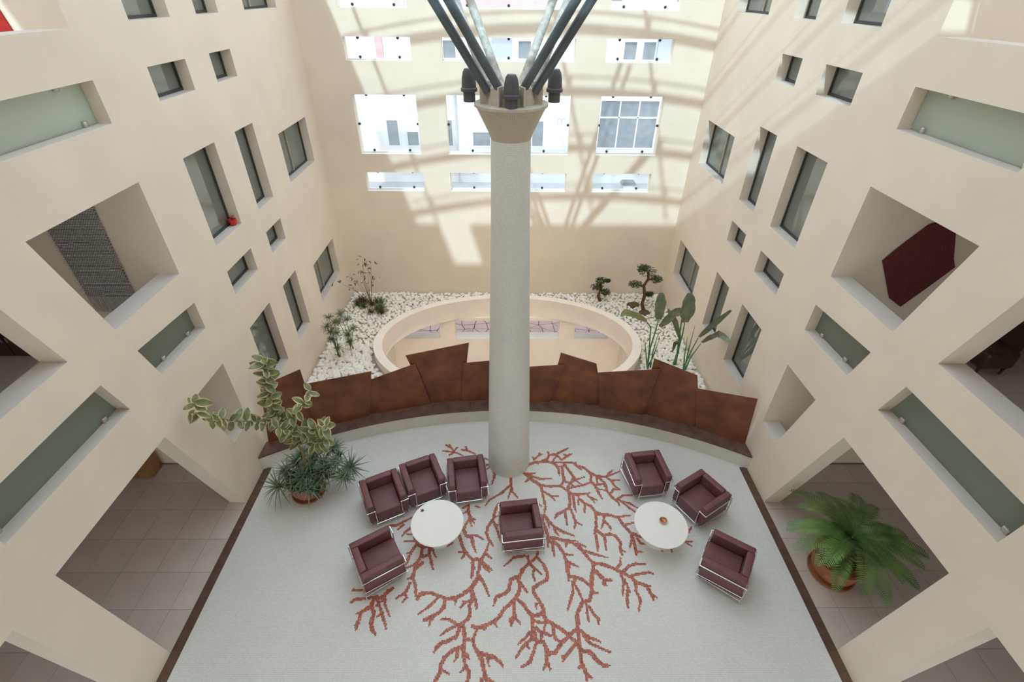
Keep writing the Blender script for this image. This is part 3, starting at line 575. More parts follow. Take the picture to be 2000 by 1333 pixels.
# ------------------------------------------------------------------ coral inlay: traced branches laid out as small square tesserae
CORAL = [
 (680, 1100, 5.72, [[(60,305),(180,310)], [(30,440),(95,405),(220,400),(330,370)], [(450,310),(400,370),(280,420),(250,490),(150,550),(110,660),(85,745)], [(150,565),(95,565)], [(115,680),(75,700)], [(260,490),(290,560),(255,680),(270,760),(310,805)],
   [(330,430),(370,540),(400,640),(425,735)], [(385,560),(320,600)], [(410,360),(410,470),(460,595)], [(500,285),(430,340),(370,430),(310,480)],
   [(830,0),(750,70),(720,170),(755,260),(750,375)], [(720,160),(660,180)], [(690,230),(650,320),(610,355),(540,395)], [(640,350),(650,390),(610,440)],
   [(760,10),(650,60)], [(930,0),(950,70)]]),
 (840, 1100, 5.72, [[(-140,400),(-110,350),(0,335),(110,375),(190,400),(270,395),(360,360),(450,300),(500,240),(540,150),(540,0)], [(90,390),(0,480),(-130,575)], [(170,420),(150,500),(100,560),(0,610),(-60,640),(-55,655)], [(40,600),(0,660),(-15,710)], [(285,400),(280,465)],
   [(470,0),(475,90),(465,175)], [(580,20),(640,45),(695,85)], [(600,50),(660,105)], [(560,160),(610,240),(660,375)], [(480,330),(510,430),(520,515)], [(465,310),(470,420),(440,470),(445,580),(420,630),(360,680),(290,700)],
   [(470,415),(390,445),(340,500)], [(390,445),(370,430)], [(310,700),(230,640),(170,625),(125,635)], [(290,700),(200,750),(120,810)], [(340,710),(290,830),(200,875),(120,900),(70,950),(45,1000)],
   [(370,680),(380,780),(390,860),(370,950),(380,1060),(395,1150)], [(360,940),(250,980),(160,1060),(120,1140),(120,1210),(60,1320),(40,1345)], [(120,1190),(215,1250)], [(310,970),(305,1050),(265,1110)], [(410,1020),(435,1080)],
   [(395,1150),(430,1210),(430,1290),(400,1345)], [(395,1170),(335,1225)], [(390,860),(480,860),(500,800),(530,730)], [(475,710),(530,730),(620,700),(700,665),(770,610),(830,510),(920,440),(990,340),(1005,250),(985,190),(1040,70),(1110,0)],
   [(620,730),(600,745)], [(715,670),(750,720)], [(480,860),(490,930),(540,1010),(580,1090),(600,1200),(630,1300),(720,1345)], [(540,1010),(640,1035),(720,1060),(780,1110),(815,1170)], [(640,1040),(660,1160)], [(630,1270),(580,1300),(570,1345)],
   [(985,150),(900,190),(880,300),(840,345),(740,380),(710,480)], [(1020,240),(1055,290),(1090,335)], [(940,440),(940,540),(945,620),(900,640),(905,700)], [(945,610),(1010,685)]]),
 (1000, 1100, 5.72, [[(60,410),(130,470),(190,560),(230,600),(300,580),(350,560),(350,510),(300,420),(240,330),(240,280),(300,240),(390,190),(395,110),(330,0)], [(270,460),(275,520)], [(210,20),(250,60),(330,130)], [(250,60),(235,130),(255,205)],
   [(230,580),(230,690),(225,830),(300,890),(350,880),(390,980),(390,1120),(355,1190)], [(400,1120),(425,1190)], [(350,580),(380,640),(470,690),(560,750),(620,795),(680,860),(740,890)], [(250,650),(320,670),(420,670)], [(370,690),(360,760)], [(270,720),(310,770),(380,790),(440,820)], [(460,700),(470,800),(490,860),(540,880)],
   [(200,770),(150,840),(65,910)], [(220,850),(130,930),(40,1065)], [(170,930),(195,965)], [(270,900),(240,1000),(200,1110),(110,1165)], [(330,800),(330,880)], [(250,730),(260,830),(290,880)],
   [(420,1015),(490,1000),(550,900),(640,810),(700,760),(750,720)], [(650,0),(630,60),(640,190)], [(610,0),(620,100),(630,170)], [(650,10),(740,45)], [(640,150),(700,160),(770,180),(870,250)], [(700,170),(700,240),(750,330),(790,430)], [(680,210),(680,330),(650,430),(620,535)],
   [(920,0),(895,130),(895,300),(870,420),(790,440),(730,560),(735,680),(745,800),(745,900),(760,1010),(780,1120),(830,1240),(890,1290)], [(830,1240),(835,1320)], [(770,1160),(740,1175)], [(900,330),(965,345)], [(830,450),(840,560),(860,660)], [(860,490),(910,570),(970,630),(965,690)],
   [(770,760),(850,830),(990,885)], [(790,800),(870,900),(1000,960),(1100,1000)], [(770,980),(880,1000),(950,1090),(1020,1150),(1100,1150)], [(720,900),(650,990),(590,1060),(570,1105)], [(560,1050),(580,1090)],
   [(960,10),(1060,40),(1150,60)], [(940,90),(1010,160),(1030,200),(1110,190)], [(1030,200),(1050,250)], [(60,160),(0,190)], [(100,230),(170,330)], [(20,440),(20,590),(90,680)], [(20,600),(0,680)]]),
 (1120, 1000, 5.72, [[(0,360),(50,360),(135,480),(220,580),(330,590),(460,640),(560,690),(650,740),(700,790),(820,830),(880,950),(895,995)], [(880,930),(935,965)], [(820,830),(865,830)], [(60,360),(140,390)], [(120,440),(250,480),(380,515)], [(490,630),(525,580),(525,520)], [(560,670),(610,610),(690,585),(800,590)], [(630,720),(720,700),(840,680),(890,695)],
   [(530,700),(560,790),(550,940)], [(570,760),(610,850),(600,960),(610,1075)], [(690,790),(700,890),(750,990),(730,1110)], [(610,860),(630,905)], [(220,600),(225,660),(200,740),(205,880),(180,990)], [(240,670),(310,740),(345,760),(430,775)], [(345,770),(330,810),(370,825)],
   [(20,730),(90,750),(170,820),(190,850)], [(235,910),(275,915)], [(240,0),(300,35),(390,35),(500,70),(560,150),(640,240),(720,270),(790,300)], [(500,60),(640,40)], [(560,150),(670,125)], [(340,60),(340,110),(310,190)], [(350,110),(410,170),(415,215)],
   [(250,30),(255,160),(240,240),(270,360),(275,445)], [(265,210),(330,270),(400,250),(470,270),(520,340),(530,440),(545,485)], [(530,430),(580,450)], [(345,270),(370,430)], [(650,270),(650,330),(630,400)], [(670,300),(690,400),(705,490)], [(700,450),(765,450)], [(710,300),(750,350),(790,365)],
   [(975,410),(1000,450)], [(1085,410),(1105,455)]]),
 (1120, 880, 6.348, [[(1330,1140),(1470,1130)], [(1400,1150),(1465,1190)], [(1430,1010),(1465,950)], [(540,610),(620,560),(720,560)], [(560,620),(700,660),(800,720)], [(600,640),(700,720),(790,780)], [(540,620),(570,690)]]),
 (760, 960, 6.665, [[(0,450),(100,445),(210,390),(310,335)], [(180,440),(115,500)], [(300,470),(210,530),(165,595)], [(320,565),(230,560)], [(330,650),(200,655)], [(330,590),(370,680),(290,790),(240,900),(215,960)], [(290,790),(230,815)], [(360,680),(430,740),(420,850),(340,960),(320,1060),(290,1150)],
   [(340,950),(230,1000)], [(430,740),(520,720),(530,850),(575,1015)], [(500,700),(560,750),(610,865)], [(500,830),(430,870)], [(380,700),(450,700)], [(820,680),(760,715)], [(960,220),(1040,180),(1030,260),(960,290)], [(1030,260),(1060,350),(1000,430),(970,500),(1000,580),(1080,610),(1090,700),(1130,795)], [(1060,350),(1120,370)], [(1060,370),(1070,455)], [(1060,360),(1110,420)],
   [(1030,580),(1140,575),(1225,630)], [(910,550),(940,680),(990,790),(1080,890),(1200,890),(1260,790),(1300,670)], [(960,790),(900,795)], [(980,830),(940,880)], [(1090,900),(1100,1010),(1075,1140)], [(1190,890),(1170,1000),(1150,1130),(1060,1260),(960,1320)],
   [(1210,930),(1310,1050)], [(1220,920),(1333,1020)], [(1170,1120),(1230,1200),(1280,1320)], [(1280,830),(1333,870)]]),
 (860, 860, 6.665, [[(35,145),(110,150),(190,160),(300,205)], [(80,70),(150,110),(190,160)], [(120,60),(150,110)], [(220,100),(180,140)], [(120,195),(180,170)], [(275,125),(360,140),(460,185)], [(330,90),(355,135)], [(570,235),(640,270)], [(590,330),(660,320),(690,390),(710,450),(670,580)], [(590,390),(650,350)],
   [(915,420),(920,560),(940,680),(1010,750)], [(910,590),(800,690),(640,780),(590,850)], [(920,640),(880,770)], [(760,840),(710,930),(690,1030),(620,1130),(600,1210),(640,1333)], [(700,1000),(760,990)], [(690,1060),(740,1170),(790,1333)], [(730,1110),(775,1110)], [(460,860),(510,880)],
   [(1030,405),(1130,450),(1240,430)], [(1130,440),(1200,480),(1333,510)], [(1140,460),(1150,520),(1110,545)], [(1150,500),(1240,560),(1300,600),(1333,720)], [(1270,830),(1320,860)]]),
 (1010, 860, 6.665, [[(100,350),(150,320),(240,290),(400,280),(500,320),(540,380),(550,470)], [(220,260),(270,210),(330,185)], [(290,175),(270,210)], [(200,225),(240,240)], [(270,290),(275,320)], [(330,270),(390,250),(420,190),(500,190),(600,140),(670,105)], [(400,160),(420,195)], [(460,280),(510,210)], [(530,210),(580,260),(640,220),(720,180)], [(610,190),(650,200)], [(690,180),(650,210)],
   [(490,290),(590,290),(630,330),(540,350)], [(600,290),(730,300),(780,340),(870,360),(950,430),(1040,470),(1160,480),(1240,390)], [(750,310),(770,290)], [(790,350),(840,390)], [(580,350),(600,450),(610,540),(560,600),(440,605),(310,590),(250,550),(180,500),(100,440),(40,405)], [(630,340),(700,430),(740,490),(700,560),(650,620)], [(610,540),(690,560),(760,520),(880,480)], [(740,610),(860,590),(960,550)], [(700,570),(740,610),(650,640)], [(780,540),(840,580)],
   [(960,450),(960,540),(1020,600),(1060,690),(1110,770)], [(1040,480),(1040,580)], [(1050,480),(1140,560),(1170,670),(1250,760),(1330,830)], [(1070,580),(1130,570)], [(1060,640),(1160,660)], [(1160,480),(1333,410)], [(1160,490),(1230,530),(1333,520)], [(1230,540),(1270,600),(1333,640)], [(1220,690),(1260,640),(1330,650)],
   [(320,590),(330,700),(370,870),(350,980)], [(340,670),(440,730),(540,730)], [(450,740),(490,790)], [(560,600),(640,650),(720,710),(860,705),(950,690)], [(670,690),(690,790),(680,880),(620,920),(520,970),(490,1025)], [(620,920),(650,1110)], [(690,890),(740,1000),(760,1090),(745,1155)], [(760,1070),(840,1105)], [(730,730),(740,850),(770,940)], [(800,720),(800,840)], [(900,700),(1010,815)], [(960,750),(1040,785)],
   [(830,780),(880,830),(960,860),(1020,940),(1130,980),(1333,1000)], [(880,840),(880,950)], [(350,980),(420,1070),(500,1140),(600,1200),(740,1250)], [(400,1060),(420,1140)], [(480,1130),(500,1200),(540,1240)], [(310,980),(370,1150),(410,1280),(500,1280),(620,1310),(780,1320)], [(340,1150),(345,1190)], [(150,440),(240,430)], [(170,460),(300,510),(450,505)], [(150,480),(120,545)]]),
 (920, 1040, 6.665, [[(870,260),(850,330),(740,420),(640,500)], [(740,320),(740,390)], [(700,310),(560,330),(435,440)], [(870,340),(950,430),(1000,520)], [(1000,90),(1010,200)], [(240,110),(290,180)], [(210,300),(260,345)]]),
 (1040, 980, 8.33, [[(190,600),(260,620),(320,680),(350,890)], [(260,620),(250,750)], [(300,590),(400,600),(520,650),(640,660),(740,740),(860,860)], [(560,660),(540,750)], [(740,680),(860,740)], [(340,650),(430,730),(510,850),(550,980),(580,1100),(590,1300)], [(540,860),(650,870)], [(570,980),(650,1020),(740,1070)], [(180,600),(130,590)]]),
]
cells = set()
def mark(a, c, w0, w1):
    L = max(1e-4, (c-a).length); n_ = max(2, int(L/(TS*0.5)))
    for i in range(n_+1):
        t = i/n_; p = a+(c-a)*t; r = (w0+(w1-w0)*t)*(1+0.25*mnoise.noise(p*6))
        for gx in range(int(math.floor((p.x-r)/TS)), int(math.floor((p.x+r)/TS))+1):
            for gy in range(int(math.floor((p.y-r)/TS)), int(math.floor((p.y+r)/TS))+1):
                if ((gx+.5)*TS-p.x)**2+((gy+.5)*TS-p.y)**2 <= r*r: cells.add((gx, gy))
for (x0, y0, sc_, lines) in CORAL:
    for ln in lines:
        P = [onz((x0+px/sc_, y0+py/sc_), 0) for px, py in ln]; n_ = len(P)
        for i in range(n_-1):
            wd = 0.035 if n_ > 4 else 0.029
            mark(P[i], P[i+1], wd, wd if i < n_-2 else 0.018)
m = MB()
for gx, gy in cells:
    x, y = gx*TS, gy*TS; g = TS*0.02
    m.face([(x+g, y+g, 0.0025), (x+TS-g, y+g, 0.0025), (x+TS-g, y+TS-g, 0.0025), (x+g, y+TS-g, 0.0025)])
tag(m.build('coral_inlay', 'coral', bm_floor), 'branching red coral figure in small tesserae', kind='stuff')

# ------------------------------------------------------------------ armchairs
def cushion(x0, x1, y0, y1, z0, z1, bv=0.03, name='cushion'):
    c = MB(); c.box((x0, y0, z0), (x1, y1, z1)); return bevel(c.mesh(name, 'leather'), bv, 3)
HW, HD = 0.405, 0.40                                 # half width (y) and half depth (x, front = +x)
AW = 0.135
arm_me = cushion(-HD, HD-0.03, -AW/2, AW/2, 0.14, 0.66, 0.03, 'arm_cushion')
back_me = cushion(-AW/2, AW/2, -(HW-AW)+0.003, HW-AW-0.003, 0.14, 0.665, 0.03, 'back_cushion')
seat_me = cushion(-HD+AW+.003, HD-0.01, -(HW-AW)+.004, HW-AW-.004, 0.14, 0.42, 0.035, 'seat_cushion')
def chair_frame():
    f = MB(); o = 0.022; r = 0.0125; z = 0.53
    X0, X1, Y = -HD-o, HD+0.0, HW+o
    f.tube([(X1, -Y, z), (X0, -Y, z), (X0, Y, z), (X1, Y, z)], r, 8)
    for s in (-1, 1):
        f.tube([(X1, s*Y, z), (X1, s*(Y-AW-o), z), (X1, s*(Y-AW-o), 0)], r, 8)
        f.tube([(X0, s*Y, z), (X0, s*Y, 0)], r, 8)
        f.tube([(X0, s*Y, 0.24), (X1, s*Y, 0.24)], 0.006, 6)
    f.tube([(X1, -Y+AW, 0.115), (X1, Y-AW, 0.115)], r*0.8, 8); f.tube([(X0, -Y, 0.115), (X0, Y, 0.115)], r*0.8, 8)
    f.tube([(X0, -Y, 0.24), (X0, Y, 0.24)], 0.006, 6)
    for s in (-1, 1): f.tube([(X0, s*Y, 0.115), (X1, s*(Y-AW*.5), 0.115)], r*0.8, 8)
    return f.mesh('frame', 'chrome', 40)
frame_me = chair_frame()
CH = [(-2.59, 6.35, -63.5, 'burgundy leather armchair on chrome frame beside the potted aloe, facing the bowl-less white table'),
      (-1.83, 6.77, -65.5, 'burgundy leather armchair, middle one of three in a row behind the bowl-less white table'),
      (-0.87, 6.81, -80.5, 'burgundy leather armchair at the bowl-less white table, next to the column'),
      (-2.41, 4.96, 31.5, 'burgundy leather armchair on the coral tip, its side to the row of three armchairs'),
      (0.275, 5.66, -173, 'burgundy leather armchair alone in the middle of the coral, in front of the column'),
      (3.11, 6.95, -82.5, 'burgundy leather armchair at the table with the copper bowl, nearest the coral'),
      (4.12, 6.31, -148.5, 'burgundy leather armchair at the table with the copper bowl, middle of its three'),
      (4.13, 4.87, 146.5, 'burgundy leather armchair near the table with the copper bowl, standing apart on bare floor')]
for (x, y, a, lb) in CH:
    e = empty('armchair', (x, y, 0), math.radians(a)); tag(e, lb, 'armchair', 'burgundy cube armchairs')
    link('arm_cushion', arm_me, e, (0, HW-AW/2, 0)); link('arm_cushion', arm_me, e, (0, -HW+AW/2, 0)); link('back_cushion', back_me, e, (-HD+AW/2, 0, 0))
    link('seat_cushion', seat_me, e); tag(link('frame', frame_me, e), 'chrome tube frame')
# ------------------------------------------------------------------ tables
for (x, y, lb) in ((-1.375, 5.655, 'round white pedestal table with a tiny dark trinket on it'), (3.075, 5.61, 'round white pedestal table carrying a copper bowl')):
    e = empty('round_table', (x, y, 0)); tag(e, lb, 'table', 'round white tables')
    m = MB(); m.lathe([(0.50, 0.47), (0.525, 0.478), (0.525, 0.492), (0.515, 0.5)], 64); m.build('table_top', 'white', e, 35)
    m = MB(); m.lathe([(0.045, 0.02), (0.045, 0.47)], 20); m.build('pedestal', 'white', e, 35)
    m = MB(); m.lathe([(0.27, 0), (0.27, 0.012), (0.06, 0.03)], 40); m.build('base', 'white', e, 35)
p = onz((1295, 1019), 0.5)
e = empty('bowl', (p.x, p.y, 0.5)); tag(e, 'small copper bowl in the middle of a round white table', 'bowl')
m = MB(); m.lathe([(0.035, 0), (0.06, 0.012), (0.075, 0.04), (0.068, 0.042), (0.05, 0.018), (0.0, 0.012)], 28, cap=False); m.build('body', 'copper', e, 50)
m = MB(); m.lathe([(0.068, 0.038), (0.078, 0.038), (0.078, 0.046), (0.068, 0.046)], 28, cap=False); m.build('rim', 'capconc', e, 50)
p = onz((825, 998), 0.5)
e = empty('trinket', (p.x, p.y, 0.5)); tag(e, 'tiny dark purple trinket lying on a round white table', 'trinket')
for k in range(5):
    m = MB(); a = k*1.3; m.tube([(0, 0, 0.008), (0.02*math.cos(a), 0.02*math.sin(a), 0.016), (0.042*math.cos(a), 0.042*math.sin(a), 0.006)], [0.010, 0.009, 0.003], 6); m.build('petal', 'dark', e, 60)

# ------------------------------------------------------------------ textiles and small things in the openings
def cloth(name, poly, thick, matn, label, cat):
    o = Vector((sum(p[0] for p in poly)/len(poly), poly[0][1], min(p[2] for p in poly))); m = MB(); m.prism([Vector(p)-o for p in poly], (0, -thick, 0))
    e = empty(name, o); tag(e, label, cat); m.build('cloth', matn, e); return e, o
YR = 7.455
e, o = cloth('wall_hanging', [(-7.42, YR, 4.62), (-6.58, YR, 4.62), (-6.50, YR, 6.95), (-7.44, YR, 6.95)], 0.03, 'rug', 'grey woven fringed hanging on the corridor end wall behind the large opening', 'wall hanging')
random.seed(5); m = MB()
for k in range(24):
    x = -7.42+0.84*k/23; m.tube([(x-o.x, -0.02, 4.63-o.z), (x-o.x+random.uniform(-.01, .01), -0.025, 4.30-o.z)], 0.010, 5)
m.build('fringe', 'fringe', e)
m = MB()
for sd in (-1, 1):
    for k in range(60):
        z = 4.65+2.2*k/60; x = (-7.43 if sd < 0 else -6.57+0.07*(z-4.62)/2.3); m.tube([(x-o.x, -0.02, z-o.z), (x-o.x+sd*random.uniform(.02, .06), -0.03, z-o.z-random.uniform(0, .03))], 0.004, 4)
m.build('side_fringe', 'fringe', e)
RP = [ony(q, YR) for q in [(1722.8, 509.2), (1753, 484), (1812, 440), (1850, 425), (1864.6, 453.5), (1860.6, 504), (1863, 521), (1810, 560), (1756.6, 598), (1736.3, 581.8)]]
cloth('wall_hanging', [tuple(v) for v in RP], 0.03, 'redrug', 'dark red hide-shaped hanging on the corridor end wall behind the large opening', 'wall hanging')
# red banner in the topmost opening
e, o = cloth('wall_hanging', [(-8.9, YR, 8.0), tuple(ony((36, 76), YR)), tuple(ony((-8, 8), YR)), (-8.9, YR, 9.4)], 0.02, 'redcloth', 'bright red cloth hanging inside the topmost opening', 'wall hanging')
def cabinet(loc, sx, sy, sz, matn, label, cat='cabinet', name='cabinet', doors=2):
    e = empty(name, loc); tag(e, label, cat); b_ = MB(); b_.box((-sx/2, -sy/2, 0), (sx/2, sy/2, sz)); link('body', bevel(b_.mesh('body', matn), 0.012, 1), e)
    for k in range(doors):
        w_ = sx/doors; d = MB(); d.box((-sx/2+k*w_+.01, -sy/2-.018, .04), (-sx/2+(k+1)*w_-.01, -sy/2-.001, sz-.04)); do = d.build('door', matn, e)
        h = MB(); xh = -sx/2+k*w_+(w_-.05 if k % 2 == 0 else .05); h.box((xh-.01, -sy/2-.035, sz*.5-.05), (xh+.01, -sy/2-.02, sz*.5+.05)); h.build('handle', 'clipsteel', do)
cabinet((8.95, 7.28, 3.55), 1.2, 0.36, 0.75, 'wood', 'dark wooden cabinet on the corridor floor on the side of the dark red hanging')
cabinet((-9.0, 7.26, 3.55), 1.1, 0.36, 0.75, 'wood', 'dark wooden cabinet on the corridor floor on the side of the grey hanging')
cabinet((-8.35, 7.30, 0.0), 0.62, 0.34, 0.6, 'oak', 'orange-brown wooden chest against the ground corridor end wall', 'chest', 'chest')
# dark upholstered stool near the opening
e = empty('stool', (8.62, 6.80, 3.55)); tag(e, 'dark brown upholstered stool on the corridor floor seen through the side opening', 'stool')
st_ = cushion(-0.30, 0.30, -0.26, 0.26, 0.16, 0.50, 0.07, 'seat'); st_.materials.clear(); st_.materials.append(M['wood']); link('seat', st_, e)
for sx in (-1, 1):
    for sy in (-1, 1):
        m = MB(); m.tube([(sx*.22, sy*.18, 0), (sx*.23, sy*.19, .17)], [.02, .03], 8); m.build('leg', 'wood', e, 40)
# red pot on the window sill
p = onx((457, 441), -5.78); e = empty('flower_pot', (-5.78, p.y, 4.99)); tag(e, 'small red flower pot standing on a window sill', 'flower pot')
m = MB(); m.lathe([(0.045, 0), (0.07, 0.03), (0.085, 0.10), (0.078, 0.13), (0.07, 0.12), (0.0, 0.10)], 20, cap=False); m.build('pot', 'red', e, 40)
for k in range(7):
    a = k*0.9; t = MB(); t.tube([(0, 0, .1), (.03*math.cos(a), .03*math.sin(a), .18), (.07*math.cos(a), .07*math.sin(a), .22)], [.006, .005, .002], 5); t.build('sprig', 'red' if k % 2 else 'dry', e)

# ------------------------------------------------------------------ plants
def basis(d, up=(0, 0, 1)):
    x = Vector(d).normalized(); z = Vector(up)-x*Vector(up).dot(x)
    if z.length < 1e-3: z = Vector((0, -1, 0.2))-x*Vector((0, -1, 0.2)).dot(x)
    z.normalize(); y = z.cross(x); return Matrix((x, y, z)).transposed()
def leaf_mesh(name, L, W, mats, margin=0.0, curl=0.12, fold=0.12, nseg=8, tip=1.0):
    m = MB(); prof = []
    for i in range(nseg+1):
        t = i/nseg; w_ = W*(math.sin(math.pi*min(1, t*0.92+0.06))**0.75)*(1-0.15*t); w_ = w_ if 0 < i < nseg else W*0.06
        prof.append((t*L, w_, -curl*L*t*t))
    for i in range(nseg):
        (x0, w0, z0), (x1, w1, z1) = prof[i], prof[i+1]
        for s in (-1, 1):
            f0, f1 = 1-margin, 1-margin
            a, b_, c, d = (x0, 0, z0), (x1, 0, z1), (x1, s*w1*f1, z1+fold*w1*f1), (x0, s*w0*f0, z0+fold*w0*f0)
            m.face([a, b_, c, d] if s > 0 else [d, c, b_, a], 0)
            if margin:
                e, f = (x1, s*w1, z1+fold*w1), (x0, s*w0, z0+fold*w0)
                m.face([d, c, e, f] if s > 0 else [f, e, c, d], 1)
    return m.mesh(name, mats, 80)
def pot(parent, R, H, saucer=True, name='pot'):
    m = MB(); m.lathe([(R*.70, 0.03), (R*.90, H*.35), (R*.98, H*.7), (R*.96, H*.88), (R*1.04, H*.9), (R*1.04, H), (R*.92, H), (R*.90, H*.9), (0, H*.88)], 40, cap=False); po = m.build('pot', 'terracotta', parent, 40)
    m = MB(); m.lathe([(R*.88, H*.885), (0, H*.92)], 24, cap=False); m.build('soil', 'soil', po)
    m = MB(); m.lathe([(R*.86, 0), (R*.94, 0.015), (R*.97, 0.06), (R*.91, 0.06), (R*.88, 0.03), (0, 0.028)], 40, cap=False); m.build('saucer', 'terracotta', po, 40)
    return po
# --- variegated fig and aloes sharing a terracotta pot
random.seed(21)
PB = Vector((-4.38, 6.74, 0)); fig = empty('potted_fig', PB); tag(fig, 'variegated rubber fig with spiky aloes in a big terracotta pot by the bench end', 'potted plant')
pot(fig, 0.37, 0.5)
lv = [leaf_mesh('leaf', 0.25, 0.078, ['leaf', 'cream'], 0.24, c, f) for c, f in ((0.10, 0.15), (0.25, 0.3), (0.02, 0.1))]+[leaf_mesh('leaf', 0.21, 0.066, ['leaf', 'cream'], 0.40, 0.15, 0.25)]
def branch(nodes, r0, r1, parent, leaves, lead=0.0, spread=1.0, droop=0.0, z0=0.0):
    P = [ony((a, b_), Y)-PB for a, b_, Y in nodes]
    n_ = len(P); t = MB(); t.tube(P, [r0+(r1-r0)*i/(n_-1) for i in range(n_)], 7); t.build('stem', 'stem', parent, 60)
    tot = [(P[i+1]-P[i]).length for i in range(n_-1)]; L = sum(tot)
    for k in range(leaves):
        u = lead+(1-lead)*(k+0.5)/leaves; s = u*L; i = 0
        while i < n_-2 and s > tot[i]: s -= tot[i]; i += 1
        p = P[i]+(P[i+1]-P[i])*min(1, s/tot[i]); d = (P[i+1]-P[i]).normalized()
        a = k*2.4+random.uniform(-.5, .5); q = basis(d, (0.2, -0.5, 0.6)); rad = q @ Vector((0, math.cos(a), math.sin(a)))
        rv = Vector((random.uniform(-1, 1), random.uniform(-1, 1), random.uniform(-1, 1)))
        dr = (rad*spread+d*random.uniform(0.0, 0.6)+Vector((0, 0, -droop*random.uniform(.5, 1.8)))+rv*0.35).normalized()
        up = (Vector((0.35, -0.55, 0.75))+rad*0.25+rv*0.45).normalized()
        Mx = Matrix.Translation(p) @ basis(dr, up).to_4x4() @ Matrix.Scale(random.uniform(.75, 1.15), 4)
        link('leaf', random.choice(lv), parent, mtx=Mx)
branch([(603, 935, 6.78), (590, 880, 6.80), (560, 835, 6.82), (535, 800, 6.84), (522, 760, 6.86), (518, 725, 6.86), (516, 700, 6.86)], 0.032, 0.010, fig, 62, 0.36)
branch([(548, 818, 6.82), (510, 822, 6.65), (470, 824, 6.5), (435, 820, 6.38), (400, 806, 6.16), (368, 808, 5.98)], 0.016, 0.006, fig, 30, 0.05, 0.9, 0.5)
branch([(385, 800, 6.05), (380, 785, 6.02)], 0.006, 0.004, fig, 5, 0.2)
branch([(560, 830, 6.82), (580, 805, 6.75), (595, 785, 6.7), (608, 760, 6.7)], 0.012, 0.005, fig, 14, 0.15)
branch([(575, 850, 6.8), (600, 842, 6.66), (622, 838, 6.6), (640, 832, 6.55)], 0.014, 0.006, fig, 28, 0.15)
branch([(590, 868, 6.78), (575, 850, 6.62), (555, 838, 6.55), (540, 835, 6.5)], 0.014, 0.006, fig, 26, 0.1)
branch([(600, 880, 6.78), (622, 862, 6.6), (640, 858, 6.5)], 0.012, 0.006, fig, 20, 0.3)
def spike_rosette(n_, L, W, elev, seed, droop=0.25):
    rnd = random.Random(seed); m = MB()
    for k in range(n_):
        a = k*2.39996; el = elev[0]+(elev[1]-elev[0])*k/n_+rnd.uniform(-.1, .1); l = L*rnd.uniform(.75, 1.1)
        h = Vector((math.cos(a), math.sin(a), 0)); sd = Vector((-math.sin(a), math.cos(a), 0)); pts = []
        for i in range(6):
            t = i/5; r = l*t; p = h*r*math.cos(el)+Vector((0, 0, r*math.sin(el)-droop*l*t*t)); w_ = W*(1-t)**0.8*(1 if i else .9); pts.append((p, w_))
        for i in range(5):
            (p0, w0), (p1, w1) = pts[i], pts[i+1]; c = Vector((0, 0, -0.35))
            m.face([p0-sd*w0, p0+c*w0, p1+c*w1, p1-sd*w1]); m.face([p0+c*w0, p0+sd*w0, p1+sd*w1, p1+c*w1])
            m.face([p1-sd*w1, p1+Vector((0, 0, .1))*w1, p0+Vector((0, 0, .1))*w0, p0-sd*w0]); m.face([p1+Vector((0, 0, .1))*w1, p1+sd*w1, p0+sd*w0, p0+Vector((0, 0, .1))*w0])
    return m.mesh('aloe_rosette', 'aloe', 60)
AL = [((545, 950), .50, 1.1), ((600, 925), .72, 1.0), ((632, 905), .72, .95), ((580, 905), .78, .9), ((560, 920), .7, .85), ((684, 912), .62, .95), ((655, 905), .72, .8), ((603, 955), .55, .85), ((640, 932), .6, .8), ((612, 895), .85, .8), ((572, 945), .6, .8), ((650, 875), .82, .75), ((672, 930), .5, .7), ((590, 935), .68, .8), ((618, 940), .62, .8), ((628, 922), .74, .75), ((606, 908), .84, .75), ((590, 888), .9, .75), ((566, 930), .66, .75), ((640, 915), .74, .75), ((622, 882), .9, .7), ((665, 890), .72, .7), ((585, 955), .5, .7), ((622, 958), .46, .65)]
for k, (px, z, s_) in enumerate(AL):
    p = onz(px, z)-PB; me = spike_rosette(32, 0.50*s_, 0.021, (1.25, -0.1) if k % 2 else (1.0, -0.25), k, 0.3)
    q = Vector((p.x, p.y, 0)); link('aloe_rosette', me, fig, mtx=Matrix.Translation(p) @ Euler((-p.y*0.9, p.x*0.9, k)).to_matrix().to_4x4())
    t = MB(); t.tube([(p.x*.5, p.y*.5, .44), (p.x*.8, p.y*.8, max(.48, p.z-.08)), p], [.02, .018, .014], 6); t.build('aloe_stem', 'aloe', fig, 60)
